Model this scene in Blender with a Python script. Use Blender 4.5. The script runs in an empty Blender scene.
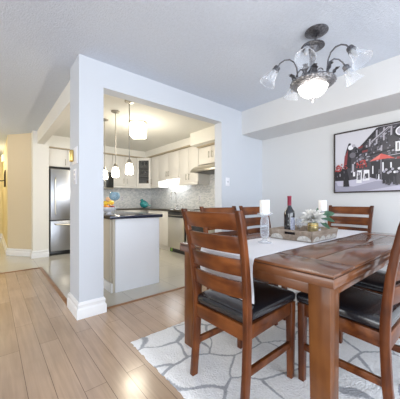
import bpy, bmesh, math, random
from mathutils import Vector, Matrix
random.seed(7)
S = bpy.context.scene
COL = S.collection
PI = math.pi

# ------------------------------------------------------------------ camera, world, lights, exposure
cam = bpy.data.cameras.new('camera'); camo = bpy.data.objects.new('camera', cam); COL.objects.link(camo)
camo.location = (0, 0, 1.08)
camo.rotation_euler = (math.radians(90), 0, math.radians(49.95 - 90))
cam.sensor_width = 36; cam.sensor_fit = 'HORIZONTAL'; cam.lens = 248 / 400 * 36
cam.shift_y = 2.5 / 400
cam.clip_start = 0.02
S.camera = camo

W = bpy.data.worlds.new('daylight'); S.world = W; W.use_nodes = True
bg = W.node_tree.nodes['Background']
bg.inputs['Color'].default_value = (0.80, 0.89, 1.0, 1); bg.inputs['Strength'].default_value = 1.5

def area(name, loc, rot, sx, sy, power, color):
    l = bpy.data.lights.new(name, 'AREA'); l.shape = 'RECTANGLE'; l.size = sx; l.size_y = sy
    l.energy = power; l.color = color
    o = bpy.data.objects.new(name, l); COL.objects.link(o); o.location = loc
    o.rotation_euler = rot
    return o
def point(name, loc, power, color, r=0.05):
    l = bpy.data.lights.new(name, 'POINT'); l.energy = power; l.color = color; l.shadow_soft_size = r
    o = bpy.data.objects.new(name, l); COL.objects.link(o); o.location = loc
    return o
# daylight from the dining room window (towards -Y) and the living room windows behind, plus an added side fill
area('dining_window_light', (1.6, -2.7, 1.1), (math.radians(90), 0, 0), 2.8, 2.0, 42, (0.86, 0.93, 1.0))
area('living_window_light', (-1.3, -2.9, 1.0), (math.radians(90), 0, math.radians(-18)), 2.6, 2.0, 40, (0.90, 0.95, 1.0))
area('side_fill_light', (-3.9, 0.4, 1.2), (math.radians(90), 0, math.radians(-90)), 3.2, 2.0, 62, (0.90, 0.95, 1.0))  # added fill from the left, brightens rug and -X faces; no known window there
point('hall_lamp_light', (-0.35, 8.0, 2.1), 21, (1.0, 0.88, 0.60), 0.12)
point('foyer_lamp_light', (-0.6, 5.6, 2.2), 8, (1.0, 0.92, 0.80), 0.15)

S.view_settings.view_transform = 'Standard'; S.view_settings.look = 'None'
S.view_settings.exposure = 0.66; S.view_settings.gamma = 1.0
S.view_settings.use_curve_mapping = False

# ------------------------------------------------------------------ materials
def nt(name):
    m = bpy.data.materials.new(name); m.use_nodes = True
    t = m.node_tree; b = t.nodes['Principled BSDF']
    return m, t, b
def plain(name, col, rough=0.5, metal=0.0, bump=0.0, bscale=60, var=0.0, vscale=6, spec=0.5, coat=0.0):
    m, t, b = nt(name)
    b.inputs['Base Color'].default_value = (*col, 1); b.inputs['Roughness'].default_value = rough
    b.inputs['Metallic'].default_value = metal; b.inputs['Specular IOR Level'].default_value = spec
    b.inputs['Coat Weight'].default_value = coat
    tc = t.nodes.new('ShaderNodeTexCoord')
    if var:
        n = t.nodes.new('ShaderNodeTexNoise'); n.inputs['Scale'].default_value = vscale; n.inputs['Detail'].default_value = 3
        t.links.new(tc.outputs['Object'], n.inputs['Vector'])
        r = t.nodes.new('ShaderNodeValToRGB')
        r.color_ramp.elements[0].position = .3; r.color_ramp.elements[1].position = .7
        r.color_ramp.elements[0].color = (*[c * (1 - var) for c in col], 1)
        r.color_ramp.elements[1].color = (*[min(1, c * (1 + var)) for c in col], 1)
        t.links.new(n.outputs['Fac'], r.inputs['Fac']); t.links.new(r.outputs['Color'], b.inputs['Base Color'])
    if bump:
        n = t.nodes.new('ShaderNodeTexNoise'); n.inputs['Scale'].default_value = bscale; n.inputs['Detail'].default_value = 4
        t.links.new(tc.outputs['Object'], n.inputs['Vector'])
        bp = t.nodes.new('ShaderNodeBump'); bp.inputs['Strength'].default_value = bump; bp.inputs['Distance'].default_value = .01
        t.links.new(n.outputs['Fac'], bp.inputs['Height']); t.links.new(bp.outputs['Normal'], b.inputs['Normal'])
    return m
def emit(name, col, strength):
    m, t, b = nt(name)
    b.inputs['Base Color'].default_value = (.9, .9, .88, 1)
    b.inputs['Emission Color'].default_value = (*col, 1); b.inputs['Emission Strength'].default_value = strength
    b.inputs['Roughness'].default_value = .25
    return m
def wood(name, dark, mid, light, axis='X', scale=3.0, rough=0.3, stretch=14, coat=0.0, spec=.22):
    """streaky grain along an axis of the object"""
    m, t, b = nt(name)
    tc = t.nodes.new('ShaderNodeTexCoord'); mp = t.nodes.new('ShaderNodeMapping')
    s = [scale * stretch] * 3; s['XYZ'.index(axis)] = scale
    mp.inputs['Scale'].default_value = s
    t.links.new(tc.outputs['Object'], mp.inputs['Vector'])
    n = t.nodes.new('ShaderNodeTexNoise'); n.inputs['Scale'].default_value = 1.0; n.inputs['Detail'].default_value = 5
    n.inputs['Distortion'].default_value = .6
    t.links.new(mp.outputs['Vector'], n.inputs['Vector'])
    n2 = t.nodes.new('ShaderNodeTexNoise'); n2.inputs['Scale'].default_value = 7; n2.inputs['Detail'].default_value = 2
    t.links.new(tc.outputs['Object'], n2.inputs['Vector'])
    mx = t.nodes.new('ShaderNodeMix'); mx.data_type = 'FLOAT'; mx.inputs[0].default_value = .45
    t.links.new(n.outputs['Fac'], mx.inputs[2]); t.links.new(n2.outputs['Fac'], mx.inputs[3])
    r = t.nodes.new('ShaderNodeValToRGB'); cr = r.color_ramp
    cr.elements[0].position = .32; cr.elements[0].color = (*dark, 1)
    cr.elements[1].position = .68; cr.elements[1].color = (*light, 1)
    e = cr.elements.new(.5); e.color = (*mid, 1)
    t.links.new(mx.outputs[0], r.inputs['Fac']); t.links.new(r.outputs['Color'], b.inputs['Base Color'])
    b.inputs['Roughness'].default_value = rough; b.inputs['Coat Weight'].default_value = coat; b.inputs['Coat Roughness'].default_value = .12
    b.inputs['Specular IOR Level'].default_value = spec
    return m
def glassy(name, col=(1, 1, 1), rough=0.0, ior=1.45):
    m, t, b = nt(name)
    b.inputs['Base Color'].default_value = (*col, 1); b.inputs['Roughness'].default_value = rough
    b.inputs['Transmission Weight'].default_value = 1.0; b.inputs['IOR'].default_value = ior
    return m
def thin_glass(name, col, tint=.25, rough=.08):
    """thin clear pane or shade: mostly see-through, with a glossy face"""
    m, t, b = nt(name)
    out = t.nodes['Material Output']
    tr = t.nodes.new('ShaderNodeBsdfTransparent'); tr.inputs['Color'].default_value = (.97, .98, 1, 1)
    b.inputs['Base Color'].default_value = (*col, 1); b.inputs['Roughness'].default_value = rough
    lw = t.nodes.new('ShaderNodeLayerWeight'); lw.inputs['Blend'].default_value = .35
    mr = t.nodes.new('ShaderNodeMapRange'); mr.inputs['To Min'].default_value = tint; mr.inputs['To Max'].default_value = min(1, tint + .5)
    t.links.new(lw.outputs['Facing'], mr.inputs['Value'])
    mx = t.nodes.new('ShaderNodeMixShader')
    t.links.new(mr.outputs['Result'], mx.inputs['Fac']); t.links.new(tr.outputs[0], mx.inputs[1]); t.links.new(b.outputs[0], mx.inputs[2])
    t.links.new(mx.outputs[0], out.inputs['Surface'])
    return m

M = {}
M['wall'] = plain('wall_paint_cool_white', (.60, .63, .68), .65, bump=.03, bscale=180)
M['wall_grey'] = plain('wall_paint_pale_grey', (.67, .675, .68), .65, bump=.03, bscale=180)
M['ceil'] = plain('ceiling_stipple', (.62, .675, .77), .9, bump=.55, bscale=95, var=.03, vscale=40)
M['kceil'] = plain('kitchen_ceiling_paint', (.80, .79, .74), .8)
M['cream'] = plain('cream_paint', (.82, .80, .745), .6, bump=.02, bscale=150)
M['beige'] = plain('beige_paint', (.69, .585, .42), .6)
M['yellow'] = plain('hall_yellow_paint', (.78, .66, .38), .6)
M['trim'] = plain('white_trim', (.84, .84, .85), .35)
M['tan'] = plain('tan_trim', (.46, .38, .26), .5)
M['cab'] = plain('cabinet_cream_thermofoil', (.85, .82, .77), .35)
M['cab_gap'] = plain('cabinet_shadow_gap', (.35, .32, .28), .6)
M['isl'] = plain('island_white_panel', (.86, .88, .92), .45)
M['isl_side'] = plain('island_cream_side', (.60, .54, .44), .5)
M['steel'] = plain('brushed_steel', (.62, .61, .59), .26, 1.0)
M['steel_warm'] = plain('satin_steel', (.70, .67, .60), .34, 1.0)
M['nickel'] = plain('brushed_nickel', (.42, .39, .34), .35, 1.0)
M['dark'] = plain('black_plastic', (.02, .02, .02), .3)
M['bronze'] = plain('antique_pewter', (.16, .16, .175), .40, .9, bump=.5, bscale=120, var=.5, vscale=60)
M['silver'] = plain('antique_silver', (.27, .27, .285), .36, .95, bump=.8, bscale=90, var=.45, vscale=50)
M['brass'] = plain('polished_brass', (.65, .47, .16), .25, 1.0)
M['iron'] = plain('dark_iron', (.05, .03, .015), .5, .5)
M['leather'] = plain('black_leather', (.010, .011, .015), .26, bump=.12, bscale=90, spec=.7, coat=.6)
M['cwood'] = wood('chair_wood', (.040, .009, .003), (.098, .025, .006), (.20, .057, .013), 'Z', 2.2, .40, 9, .35)
M['cslat'] = wood('chair_slat_wood', (.048, .011, .003), (.115, .030, .006), (.23, .070, .016), 'Y', 2.2, .40, 9, .30)
M['ttop'] = wood('table_top_wood', (.085, .028, .010), (.15, .052, .018), (.22, .083, .031), 'X', 1.6, .36, 8, .9)
M['tend'] = wood('table_breadboard_wood', (.085, .028, .010), (.15, .052, .018), (.22, .083, .031), 'Y', 1.6, .36, 8, .9)
M['tleg'] = wood('table_leg_wood', (.085, .026, .005), (.145, .047, .010), (.215, .078, .018), 'Z', 1.8, .40, 10, .3)
M['groove'] = plain('dark_groove', (.03, .012, .006), .6)
M['cloth'] = plain('white_linen', (.80, .80, .84), .85, bump=.25, bscale=260)
M['candle'] = plain('white_wax', (.93, .92, .90), .45); M['candle'].node_tree.nodes['Principled BSDF'].inputs['Subsurface Weight'].default_value = .2
M['glass'] = thin_glass('clear_glass', (.86, .89, .92), .09, .05)
M['shade'] = thin_glass('etched_clear_glass_shade', (.86, .89, .93), .08, .08)
M['bottle'] = plain('dark_bottle_glass', (.008, .010, .016), .06, spec=.8, coat=.5)
M['capsule'] = plain('red_foil_capsule', (.26, .025, .055), .35, .2)
M['label'] = plain('blue_white_paper', (.62, .64, .84), .6, var=.35, vscale=90)
M['gold'] = plain('gold_mercury_glass', (.60, .50, .26), .3, .75, var=.25, vscale=60)
M['petal'] = plain('white_petal', (.99, .985, .96), .7, spec=.2)
M['petal_mid'] = plain('cream_flower_center', (.80, .74, .50), .7)
M['leaf'] = plain('sage_leaf', (.11, .24, .15), .5, var=.3, vscale=40)
M['tray'] = wood('weathered_wood', (.22, .17, .13), (.36, .29, .23), (.50, .43, .36), 'X', 3, .7, 12)
M['trayp'] = plain('whitewashed_arch', (.60, .58, .54), .75, var=.25, vscale=70)
M['teal'] = plain('teal_glaze', (.03, .30, .32), .16, var=.45, vscale=30, coat=.6)
M['print_frame'] = plain('dark_frame', (.035, .026, .022), .4)
M['glow_warm'] = emit('lit_pendant_glass', (1.0, .90, .72), 5.0)
M['glow_bowl'] = emit('lit_alabaster_bowl', (1.0, .95, .86), 2.4)
M['glow_drum'] = emit('lit_crystal_drum', (1.0, .90, .68), 4.5)
M['glow_strip'] = emit('lit_strip', (.93, .97, 1.0), 20.0)
M['black_granite'] = plain('navy_black_granite', (.018, .022, .045), .07, var=.6, vscale=160, spec=.6)
M['granite'] = plain('brown_granite', (.07, .06, .045), .09, var=.6, vscale=120, spec=.6)
M['bulb'] = plain('frosted_bulb', (.45, .46, .48), .3)
M['pane'] = thin_glass('dark_glass_pane', (.10, .10, .09), .30, .05)
M['terracotta'] = plain('brown_glaze', (.25, .12, .06), .3)
M['fridge'] = plain('refrigerator_steel', (.42, .43, .46), .28, 1.0)
M['blueglass'] = thin_glass('pale_blue_glass', (.36, .55, .66), .34, .05)
M['orange'] = plain('orange_rind', (.80, .28, .03), .45, bump=.3, bscale=400)
M['redfruit'] = plain('red_apple_skin', (.28, .03, .02), .25, var=.4, vscale=30)
M['lemon'] = plain('lemon_rind', (.86, .58, .05), .4, bump=.3, bscale=300)
M['peach'] = plain('peach_skin', (.88, .55, .32), .6)
M['green'] = plain('green_sticker', (.25, .55, .05), .5)
M['plate'] = plain('white_plastic', (.80, .80, .84), .4)
M['plate2'] = plain('grey_plastic', (.5, .5, .55), .4)

def floor_mat():
    m, t, b = nt('laminate_planks')
    g = t.nodes.new('ShaderNodeNewGeometry'); sp = t.nodes.new('ShaderNodeSeparateXYZ'); cb = t.nodes.new('ShaderNodeCombineXYZ')
    t.links.new(g.outputs['Position'], sp.inputs[0])
    ax = t.nodes.new('ShaderNodeMath'); ax.inputs[1].default_value = 20 - .03
    t.links.new(sp.outputs['X'], ax.inputs[0])
    ay = t.nodes.new('ShaderNodeMath'); ay.inputs[1].default_value = 20.35
    t.links.new(sp.outputs['Y'], ay.inputs[0])
    t.links.new(ay.outputs[0], cb.inputs['X']); t.links.new(ax.outputs[0], cb.inputs['Y'])
    br = t.nodes.new('ShaderNodeTexBrick'); br.offset = .37; br.offset_frequency = 2; br.squash = 1
    br.inputs['Scale'].default_value = 1; br.inputs['Brick Width'].default_value = 1.15; br.inputs['Row Height'].default_value = .125
    br.inputs['Mortar Size'].default_value = .0016; br.inputs['Mortar Smooth'].default_value = .3; br.inputs['Bias'].default_value = 0
    br.inputs['Color1'].default_value = (.46, .325, .225, 1); br.inputs['Color2'].default_value = (.55, .40, .29, 1)
    br.inputs['Mortar'].default_value = (.13, .08, .05, 1)
    t.links.new(cb.outputs[0], br.inputs['Vector'])
    mp = t.nodes.new('ShaderNodeMapping'); mp.inputs['Scale'].default_value = (38, 2.2, 1)
    t.links.new(g.outputs['Position'], mp.inputs['Vector'])
    n = t.nodes.new('ShaderNodeTexNoise'); n.inputs['Scale'].default_value = 1; n.inputs['Detail'].default_value = 5; n.inputs['Distortion'].default_value = .8
    t.links.new(mp.outputs[0], n.inputs['Vector'])
    n2 = t.nodes.new('ShaderNodeTexNoise'); n2.inputs['Scale'].default_value = 3.2; n2.inputs['Detail'].default_value = 2
    t.links.new(g.outputs['Position'], n2.inputs['Vector'])
    r = t.nodes.new('ShaderNodeValToRGB'); r.color_ramp.elements[0].position = .3; r.color_ramp.elements[1].position = .72
    r.color_ramp.elements[0].color = (.80, .78, .76, 1); r.color_ramp.elements[1].color = (1.14, 1.12, 1.10, 1)
    a = t.nodes.new('ShaderNodeMix'); a.data_type = 'FLOAT'; a.inputs[0].default_value = .4
    t.links.new(n.outputs['Fac'], a.inputs[2]); t.links.new(n2.outputs['Fac'], a.inputs[3])
    t.links.new(a.outputs[0], r.inputs['Fac'])
    mx = t.nodes.new('ShaderNodeMix'); mx.data_type = 'RGBA'; mx.blend_type = 'MULTIPLY'; mx.inputs[0].default_value = 1
    t.links.new(br.outputs['Color'], mx.inputs[6]); t.links.new(r.outputs['Color'], mx.inputs[7])
    t.links.new(mx.outputs[2], b.inputs['Base Color'])
    b.inputs['Roughness'].default_value = .20; b.inputs['Specular IOR Level'].default_value = .55
    bp = t.nodes.new('ShaderNodeBump'); bp.inputs['Strength'].default_value = .25; bp.inputs['Distance'].default_value = .002; bp.invert = True
    t.links.new(br.outputs['Fac'], bp.inputs['Height']); t.links.new(bp.outputs['Normal'], b.inputs['Normal'])
    return m
def tile_mat(name, c1, c2, grout, w, h, rough, mort=.004, off=0.0, axes='XY', bumpy=0):
    m, t, b = nt(name)
    g = t.nodes.new('ShaderNodeNewGeometry'); sp = t.nodes.new('ShaderNodeSeparateXYZ'); cb = t.nodes.new('ShaderNodeCombineXYZ')
    t.links.new(g.outputs['Position'], sp.inputs[0])
    if axes == 'HZ':
        ad = t.nodes.new('ShaderNodeMath'); t.links.new(sp.outputs['X'], ad.inputs[0]); t.links.new(sp.outputs['Y'], ad.inputs[1])
        t.links.new(ad.outputs[0], cb.inputs['X']); t.links.new(sp.outputs['Z'], cb.inputs['Y'])
    else:
        t.links.new(sp.outputs['X'], cb.inputs['X']); t.links.new(sp.outputs['Y'], cb.inputs['Y'])
    br = t.nodes.new('ShaderNodeTexBrick'); br.offset = off
    br.inputs['Scale'].default_value = 1; br.inputs['Brick Width'].default_value = w; br.inputs['Row Height'].default_value = h
    br.inputs['Mortar Size'].default_value = mort; br.inputs['Mortar Smooth'].default_value = .2; br.inputs['Bias'].default_value = 0
    br.inputs['Color1'].default_value = (*c1, 1); br.inputs['Color2'].default_value = (*c2, 1); br.inputs['Mortar'].default_value = (*grout, 1)
    t.links.new(cb.outputs[0], br.inputs['Vector']); t.links.new(br.outputs['Color'], b.inputs['Base Color'])
    b.inputs['Roughness'].default_value = rough
    return m
def rug_mat():
    m, t, b = nt('shag_rug_stone_pattern')
    g = t.nodes.new('ShaderNodeNewGeometry')
    n = t.nodes.new('ShaderNodeTexNoise'); n.inputs['Scale'].default_value = 2.4; n.inputs['Detail'].default_value = 1
    t.links.new(g.outputs['Position'], n.inputs['Vector'])
    sc = t.nodes.new('ShaderNodeVectorMath'); sc.operation = 'SCALE'; sc.inputs['Scale'].default_value = .34
    t.links.new(n.outputs['Color'], sc.inputs[0])
    ad = t.nodes.new('ShaderNodeVectorMath'); ad.operation = 'ADD'
    t.links.new(g.outputs['Position'], ad.inputs[0]); t.links.new(sc.outputs[0], ad.inputs[1])
    mp = t.nodes.new('ShaderNodeMapping'); mp.inputs['Scale'].default_value = (1.0, 1.25, 0); mp.inputs['Rotation'].default_value = (0, 0, .5); mp.inputs['Location'].default_value = (.3, .1, 0)
    t.links.new(ad.outputs[0], mp.inputs['Vector'])
    v = t.nodes.new('ShaderNodeTexVoronoi'); v.feature = 'DISTANCE_TO_EDGE'; v.voronoi_dimensions = '2D'
    v.inputs['Scale'].default_value = 3.0; v.inputs['Randomness'].default_value = .95
    t.links.new(mp.outputs[0], v.inputs['Vector'])
    nw = t.nodes.new('ShaderNodeTexNoise'); nw.inputs['Scale'].default_value = 3.5
    t.links.new(g.outputs['Position'], nw.inputs['Vector'])
    nf = t.nodes.new('ShaderNodeTexNoise'); nf.inputs['Scale'].default_value = 70; nf.inputs['Detail'].default_value = 2
    t.links.new(g.outputs['Position'], nf.inputs['Vector'])
    th = t.nodes.new('ShaderNodeMath'); th.operation = 'MULTIPLY_ADD'; th.inputs[1].default_value = .092; th.inputs[2].default_value = -.026
    t.links.new(nw.outputs['Fac'], th.inputs[0])
    ft = t.nodes.new('ShaderNodeMath'); ft.operation = 'MULTIPLY_ADD'; ft.inputs[1].default_value = .05; ft.inputs[2].default_value = -.025
    t.links.new(nf.outputs['Fac'], ft.inputs[0])
    d0 = t.nodes.new('ShaderNodeMath'); d0.operation = 'ADD'
    t.links.new(v.outputs['Distance'], d0.inputs[0]); t.links.new(ft.outputs[0], d0.inputs[1])
    su = t.nodes.new('ShaderNodeMath'); su.operation = 'SUBTRACT'
    t.links.new(d0.outputs[0], su.inputs[0]); t.links.new(th.outputs[0], su.inputs[1])
    r = t.nodes.new('ShaderNodeValToRGB'); cr = r.color_ramp
    cr.elements[0].position = .0; cr.elements[0].color = (.44, .45, .48, 1)
    cr.elements[1].position = .025; cr.elements[1].color = (.95, .95, .955, 1)
    t.links.new(su.outputs[0], r.inputs['Fac'])
    n3 = t.nodes.new('ShaderNodeTexNoise'); n3.inputs['Scale'].default_value = 90; n3.inputs['Detail'].default_value = 3
    t.links.new(g.outputs['Position'], n3.inputs['Vector'])
    r3 = t.nodes.new('ShaderNodeValToRGB'); r3.color_ramp.elements[0].position = .35; r3.color_ramp.elements[1].position = .6
    r3.color_ramp.elements[0].color = (.93, .93, .93, 1); r3.color_ramp.elements[1].color = (1, 1, 1, 1)
    t.links.new(n3.outputs['Fac'], r3.inputs['Fac'])
    mx = t.nodes.new('ShaderNodeMix'); mx.data_type = 'RGBA'; mx.blend_type = 'MULTIPLY'; mx.inputs[0].default_value = 1
    t.links.new(r.outputs['Color'], mx.inputs[6]); t.links.new(r3.outputs['Color'], mx.inputs[7])
    t.links.new(mx.outputs[2], b.inputs['Base Color']); b.inputs['Roughness'].default_value = .95
    bp = t.nodes.new('ShaderNodeBump'); bp.inputs['Strength'].default_value = .8; bp.inputs['Distance'].default_value = .01
    t.links.new(n3.outputs['Fac'], bp.inputs['Height']); t.links.new(bp.outputs['Normal'], b.inputs['Normal'])
    return m
M['floor'] = floor_mat()
M['tile'] = tile_mat('polished_floor_tile', (.60, .57, .50), (.64, .61, .54), (.42, .40, .36), .60, .60, .10, .003)
M['splash'] = tile_mat('mosaic_backsplash', (.62, .65, .67), (.92, .92, .92), (.84, .84, .84), .05, .022, .25, .0015, .5, 'HZ')
M['rug'] = rug_mat()

# ------------------------------------------------------------------ mesh helpers
class MB:
    """collects shapes into one mesh; material slots by name"""
    def __init__(s): s.bm = bmesh.new(); s.slots = []
    def _mi(s, mat):
        if mat is None: return 0
        if mat not in s.slots: s.slots.append(mat)
        return s.slots.index(mat)
    def _merge(s, tb, mat):
        mi = s._mi(mat)
        for f in tb.faces: f.material_index = mi
        me = bpy.data.meshes.new('tmp'); tb.to_mesh(me); tb.free()
        s.bm.from_mesh(me); bpy.data.meshes.remove(me)
    def box(s, x0, x1, y0, y1, z0, z1, bev=0.0, mat=None, seg=2, M4=None):
        tb = bmesh.new(); bmesh.ops.create_cube(tb, size=1)
        for v in tb.verts:
            v.co = Vector((x0 + (v.co.x + .5) * (x1 - x0), y0 + (v.co.y + .5) * (y1 - y0), z0 + (v.co.z + .5) * (z1 - z0)))
        if bev: bmesh.ops.bevel(tb, geom=list(tb.edges), offset=bev, segments=seg, affect='EDGES', profile=.5)
        if M4: bmesh.ops.transform(tb, matrix=M4, verts=tb.verts)
        s._merge(tb, mat); return s
    def hexa(s, bot, top, bev=0.0, mat=None):
        tb = bmesh.new()
        a = [tb.verts.new(p) for p in bot]; b = [tb.verts.new(p) for p in top]; n = len(a)
        tb.faces.new(a[::-1]); tb.faces.new(b)
        for i in range(n): tb.faces.new((a[i], a[(i + 1) % n], b[(i + 1) % n], b[i]))
        bmesh.ops.recalc_face_normals(tb, faces=tb.faces)
        if bev: bmesh.ops.bevel(tb, geom=list(tb.edges), offset=bev, segments=2, affect='EDGES', profile=.5)
        s._merge(tb, mat); return s
    def prism(s, pts, d, bev=0.0, mat=None):
        """polygon of 3D points extruded by vector d"""
        d = Vector(d); return s.hexa(pts, [Vector(p) + d for p in pts], bev, mat)
    def lathe(s, prof, n=24, loc=(0, 0, 0), M4=None, mat=None, close=False):
        tb = bmesh.new(); rings = []
        for r, z in prof:
            if r < 1e-5: rings.append([tb.verts.new((0, 0, z))])
            else: rings.append([tb.verts.new((r * math.cos(2 * PI * i / n), r * math.sin(2 * PI * i / n), z)) for i in range(n)])
        for A, B in zip(rings, rings[1:]):
            for i in range(n):
                j = (i + 1) % n
                if len(A) == 1 and len(B) == 1: continue
                if len(A) == 1: tb.faces.new((A[0], B[j], B[i]))
                elif len(B) == 1: tb.faces.new((A[i], A[j], B[0]))
                else: tb.faces.new((A[i], A[j], B[j], B[i]))
        if close:
            for R in (rings[0], rings[-1]):
                if len(R) > 2: tb.faces.new(R)
        bmesh.ops.recalc_face_normals(tb, faces=tb.faces)
        mt = Matrix.Translation(loc) @ (M4 or Matrix())
        bmesh.ops.transform(tb, matrix=mt, verts=tb.verts)
        s._merge(tb, mat); return s
    def tube(s, pts, r, n=10, mat=None, cap=True):
        pts = [Vector(p) for p in pts]
        rs = r if isinstance(r, (list, tuple)) else [r] * len(pts)
        tb = bmesh.new(); rings = []; prev = None
        for i, p in enumerate(pts):
            d = (pts[min(i + 1, len(pts) - 1)] - pts[max(i - 1, 0)]).normalized()
            if prev is None:
                u = d.orthogonal().normalized()
            else:
                u = (prev - d * prev.dot(d)).normalized()
            prev = u; w = d.cross(u)
            rings.append([tb.verts.new(p + (u * math.cos(2 * PI * k / n) + w * math.sin(2 * PI * k / n)) * rs[i]) for k in range(n)])
        for A, B in zip(rings, rings[1:]):
            for k in range(n): tb.faces.new((A[k], A[(k + 1) % n], B[(k + 1) % n], B[k]))
        if cap: tb.faces.new(rings[0][::-1]); tb.faces.new(rings[-1])
        bmesh.ops.recalc_face_normals(tb, faces=tb.faces)
        s._merge(tb, mat); return s
    def sweep(s, secs, mat=None, bev=0.0):
        """rectangular sections (lists of 4 points) joined into a bar"""
        tb = bmesh.new(); rings = [[tb.verts.new(p) for p in q] for q in secs]; n = len(rings[0])
        for A, B in zip(rings, rings[1:]):
            for k in range(n): tb.faces.new((A[k], A[(k + 1) % n], B[(k + 1) % n], B[k]))
        tb.faces.new(rings[0][::-1]); tb.faces.new(rings[-1])
        bmesh.ops.recalc_face_normals(tb, faces=tb.faces)
        if bev:
            es = [e for e in tb.edges if len(e.link_faces) == 2 and e.calc_face_angle(0) > .6]
            bmesh.ops.bevel(tb, geom=es, offset=bev, segments=2, affect='EDGES', profile=.5)
        s._merge(tb, mat); return s
    def ball(s, loc, r, sc=(1, 1, 1), mat=None, n=20, rot=None):
        tb = bmesh.new(); bmesh.ops.create_uvsphere(tb, u_segments=n, v_segments=max(8, n // 2), radius=r)
        mt = Matrix.Translation(loc) @ (rot or Matrix()) @ Matrix.Diagonal((*sc, 1))
        bmesh.ops.transform(tb, matrix=mt, verts=tb.verts); s._merge(tb, mat); return s
    def poly(s, pts, mat=None):
        tb = bmesh.new(); tb.faces.new([tb.verts.new(p) for p in pts]); s._merge(tb, mat); return s
    def build(s, name, mat=None, parent=None, smooth=True, loc=None):
        me = bpy.data.meshes.new(name); s.bm.to_mesh(me); s.bm.free()
        for k in (s.slots if s.slots else [mat]): me.materials.append(M[k] if isinstance(k, str) else k)
        if smooth:
            me.polygons.foreach_set('use_smooth', [True] * len(me.polygons))
            try: me.set_sharp_from_angle(angle=math.radians(35))
            except Exception: pass
        o = bpy.data.objects.new(name, me); COL.objects.link(o)
        if parent: o.parent = parent
        if loc: o.location = loc
        return o

def struct(name, mb, mat=None):
    o = mb.build(name, mat); o['kind'] = 'structure'; return o
def tag(o, label, cat, group=None):
    o['label'] = label; o['category'] = cat
    if group: o['group'] = group
    return o
def thing(name, label, cat, loc=(0, 0, 0), rz=0, group=None):
    o = bpy.data.objects.new(name, None); COL.objects.link(o); o.empty_display_size = .1
    o.location = loc; o.rotation_euler = (0, 0, rz)
    return tag(o, label, cat, group)
def dup(root, label, loc, rz=0, group=None):
    r = root.copy(); COL.objects.link(r); r.location = loc; r.rotation_euler = (0, 0, rz); r['label'] = label
    if group: r['group'] = group
    for ch in list(root.children):
        c = ch.copy(); COL.objects.link(c); c.parent = r
        for g in list(ch.children):
            d = g.copy(); COL.objects.link(d); d.parent = c
    return r

# ------------------------------------------------------------------ the setting
CZ = 2.45
struct('floor', MB().box(-4, 3.44, -3.0, 2.53, -.1, 0).box(-4, .62, 2.53, 4.80, -.1, 0), 'floor')
struct('floor_tile', MB().box(.62, 3.60, 2.53, 6.55, -.1, -.001).box(-4, .62, 4.80, 10, -.1, -.001), 'tile')
M['strip'] = wood('threshold_wood', (.22, .10, .045), (.34, .17, .08), (.42, .23, .12), 'X', 3, .3, 8)
struct('trim_1', MB().box(.86, 2.48, 2.515, 2.55, 0, .008, .003), 'strip')
struct('trim_2', MB().box(.60, .64, 2.83, 4.82, 0, .008, .003), 'strip')
struct('trim_3', MB().box(-4, .60, 4.785, 4.82, 0, .008, .003), 'strip')
struct('ceiling', MB().box(-4, 3.62, -3.0, 10, CZ, CZ + .1), 'ceil')
struct('ceiling_kitchen', MB().box(.79, 3.58, 2.615, 6.50, CZ - .004, CZ + .001), 'kceil')
# opening wall: column, header, stretch to the corner
struct('column', MB().box(.62, .842, 2.475, 2.82, 0, CZ), 'wall')
struct('header', MB().box(.842, 2.477, 2.475, 2.615, 2.205, CZ), 'wall')
struct('wall_opening', MB().box(2.477, 3.05, 2.475, 2.615, 0, CZ).box(3.05, 3.62, 2.487, 2.615, 0, CZ), 'wall')
struct('wall_right', MB().box(3.44, 3.60, -3.0, 2.49, 0, CZ), 'wall_grey')
struct('bulkhead', MB().box(2.907, 3.45, -3.0, 2.48, 2.10, CZ), 'wall_grey')
struct('beam', MB().box(.675, .79, 2.82, 5.70, 2.21, CZ), 'cream')
struct('wall_kitchen_stub', MB().box(.605, .872, 5.70, 6.55, 0, CZ), 'cream')
struct('wall_diagonal', MB().hexa([(.605, 5.92, 0), (.25, 6.39, 0), (.33, 6.55, 0), (.62, 6.1, 0)],
                                  [(.605, 5.92, CZ), (.25, 6.39, CZ), (.33, 6.55, CZ), (.62, 6.1, CZ)]), 'beige')
struct('wall_hall', MB().box(.25, .36, 6.39, 10, 0, CZ), 'yellow')
struct('wall_hall_end', MB().box(-1.6, .3, 9.5, 9.6, 0, CZ), 'yellow')
struct('wall_hall_left', MB().box(-1.7, -1.6, 5.2, 9.6, 0, CZ), 'yellow')
struct('wall_left', MB().box(-4.1, -4.0, -3.0, 9.6, 0, CZ), 'cream')
struct('wall_kitchen_back', MB().box(.60, 3.70, 6.50, 6.60, 0, CZ), 'cream')
struct('wall_kitchen_right', MB().box(3.58, 3.70, 2.615, 6.55, 0, CZ), 'cream')
struct('backsplash_back', MB().box(1.62, 3.575, 6.488, 6.50, .92, 1.48), 'splash')
struct('backsplash_right', MB().box(3.568, 3.58, 2.63, 6.488, .92, 1.75), 'splash')
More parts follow.
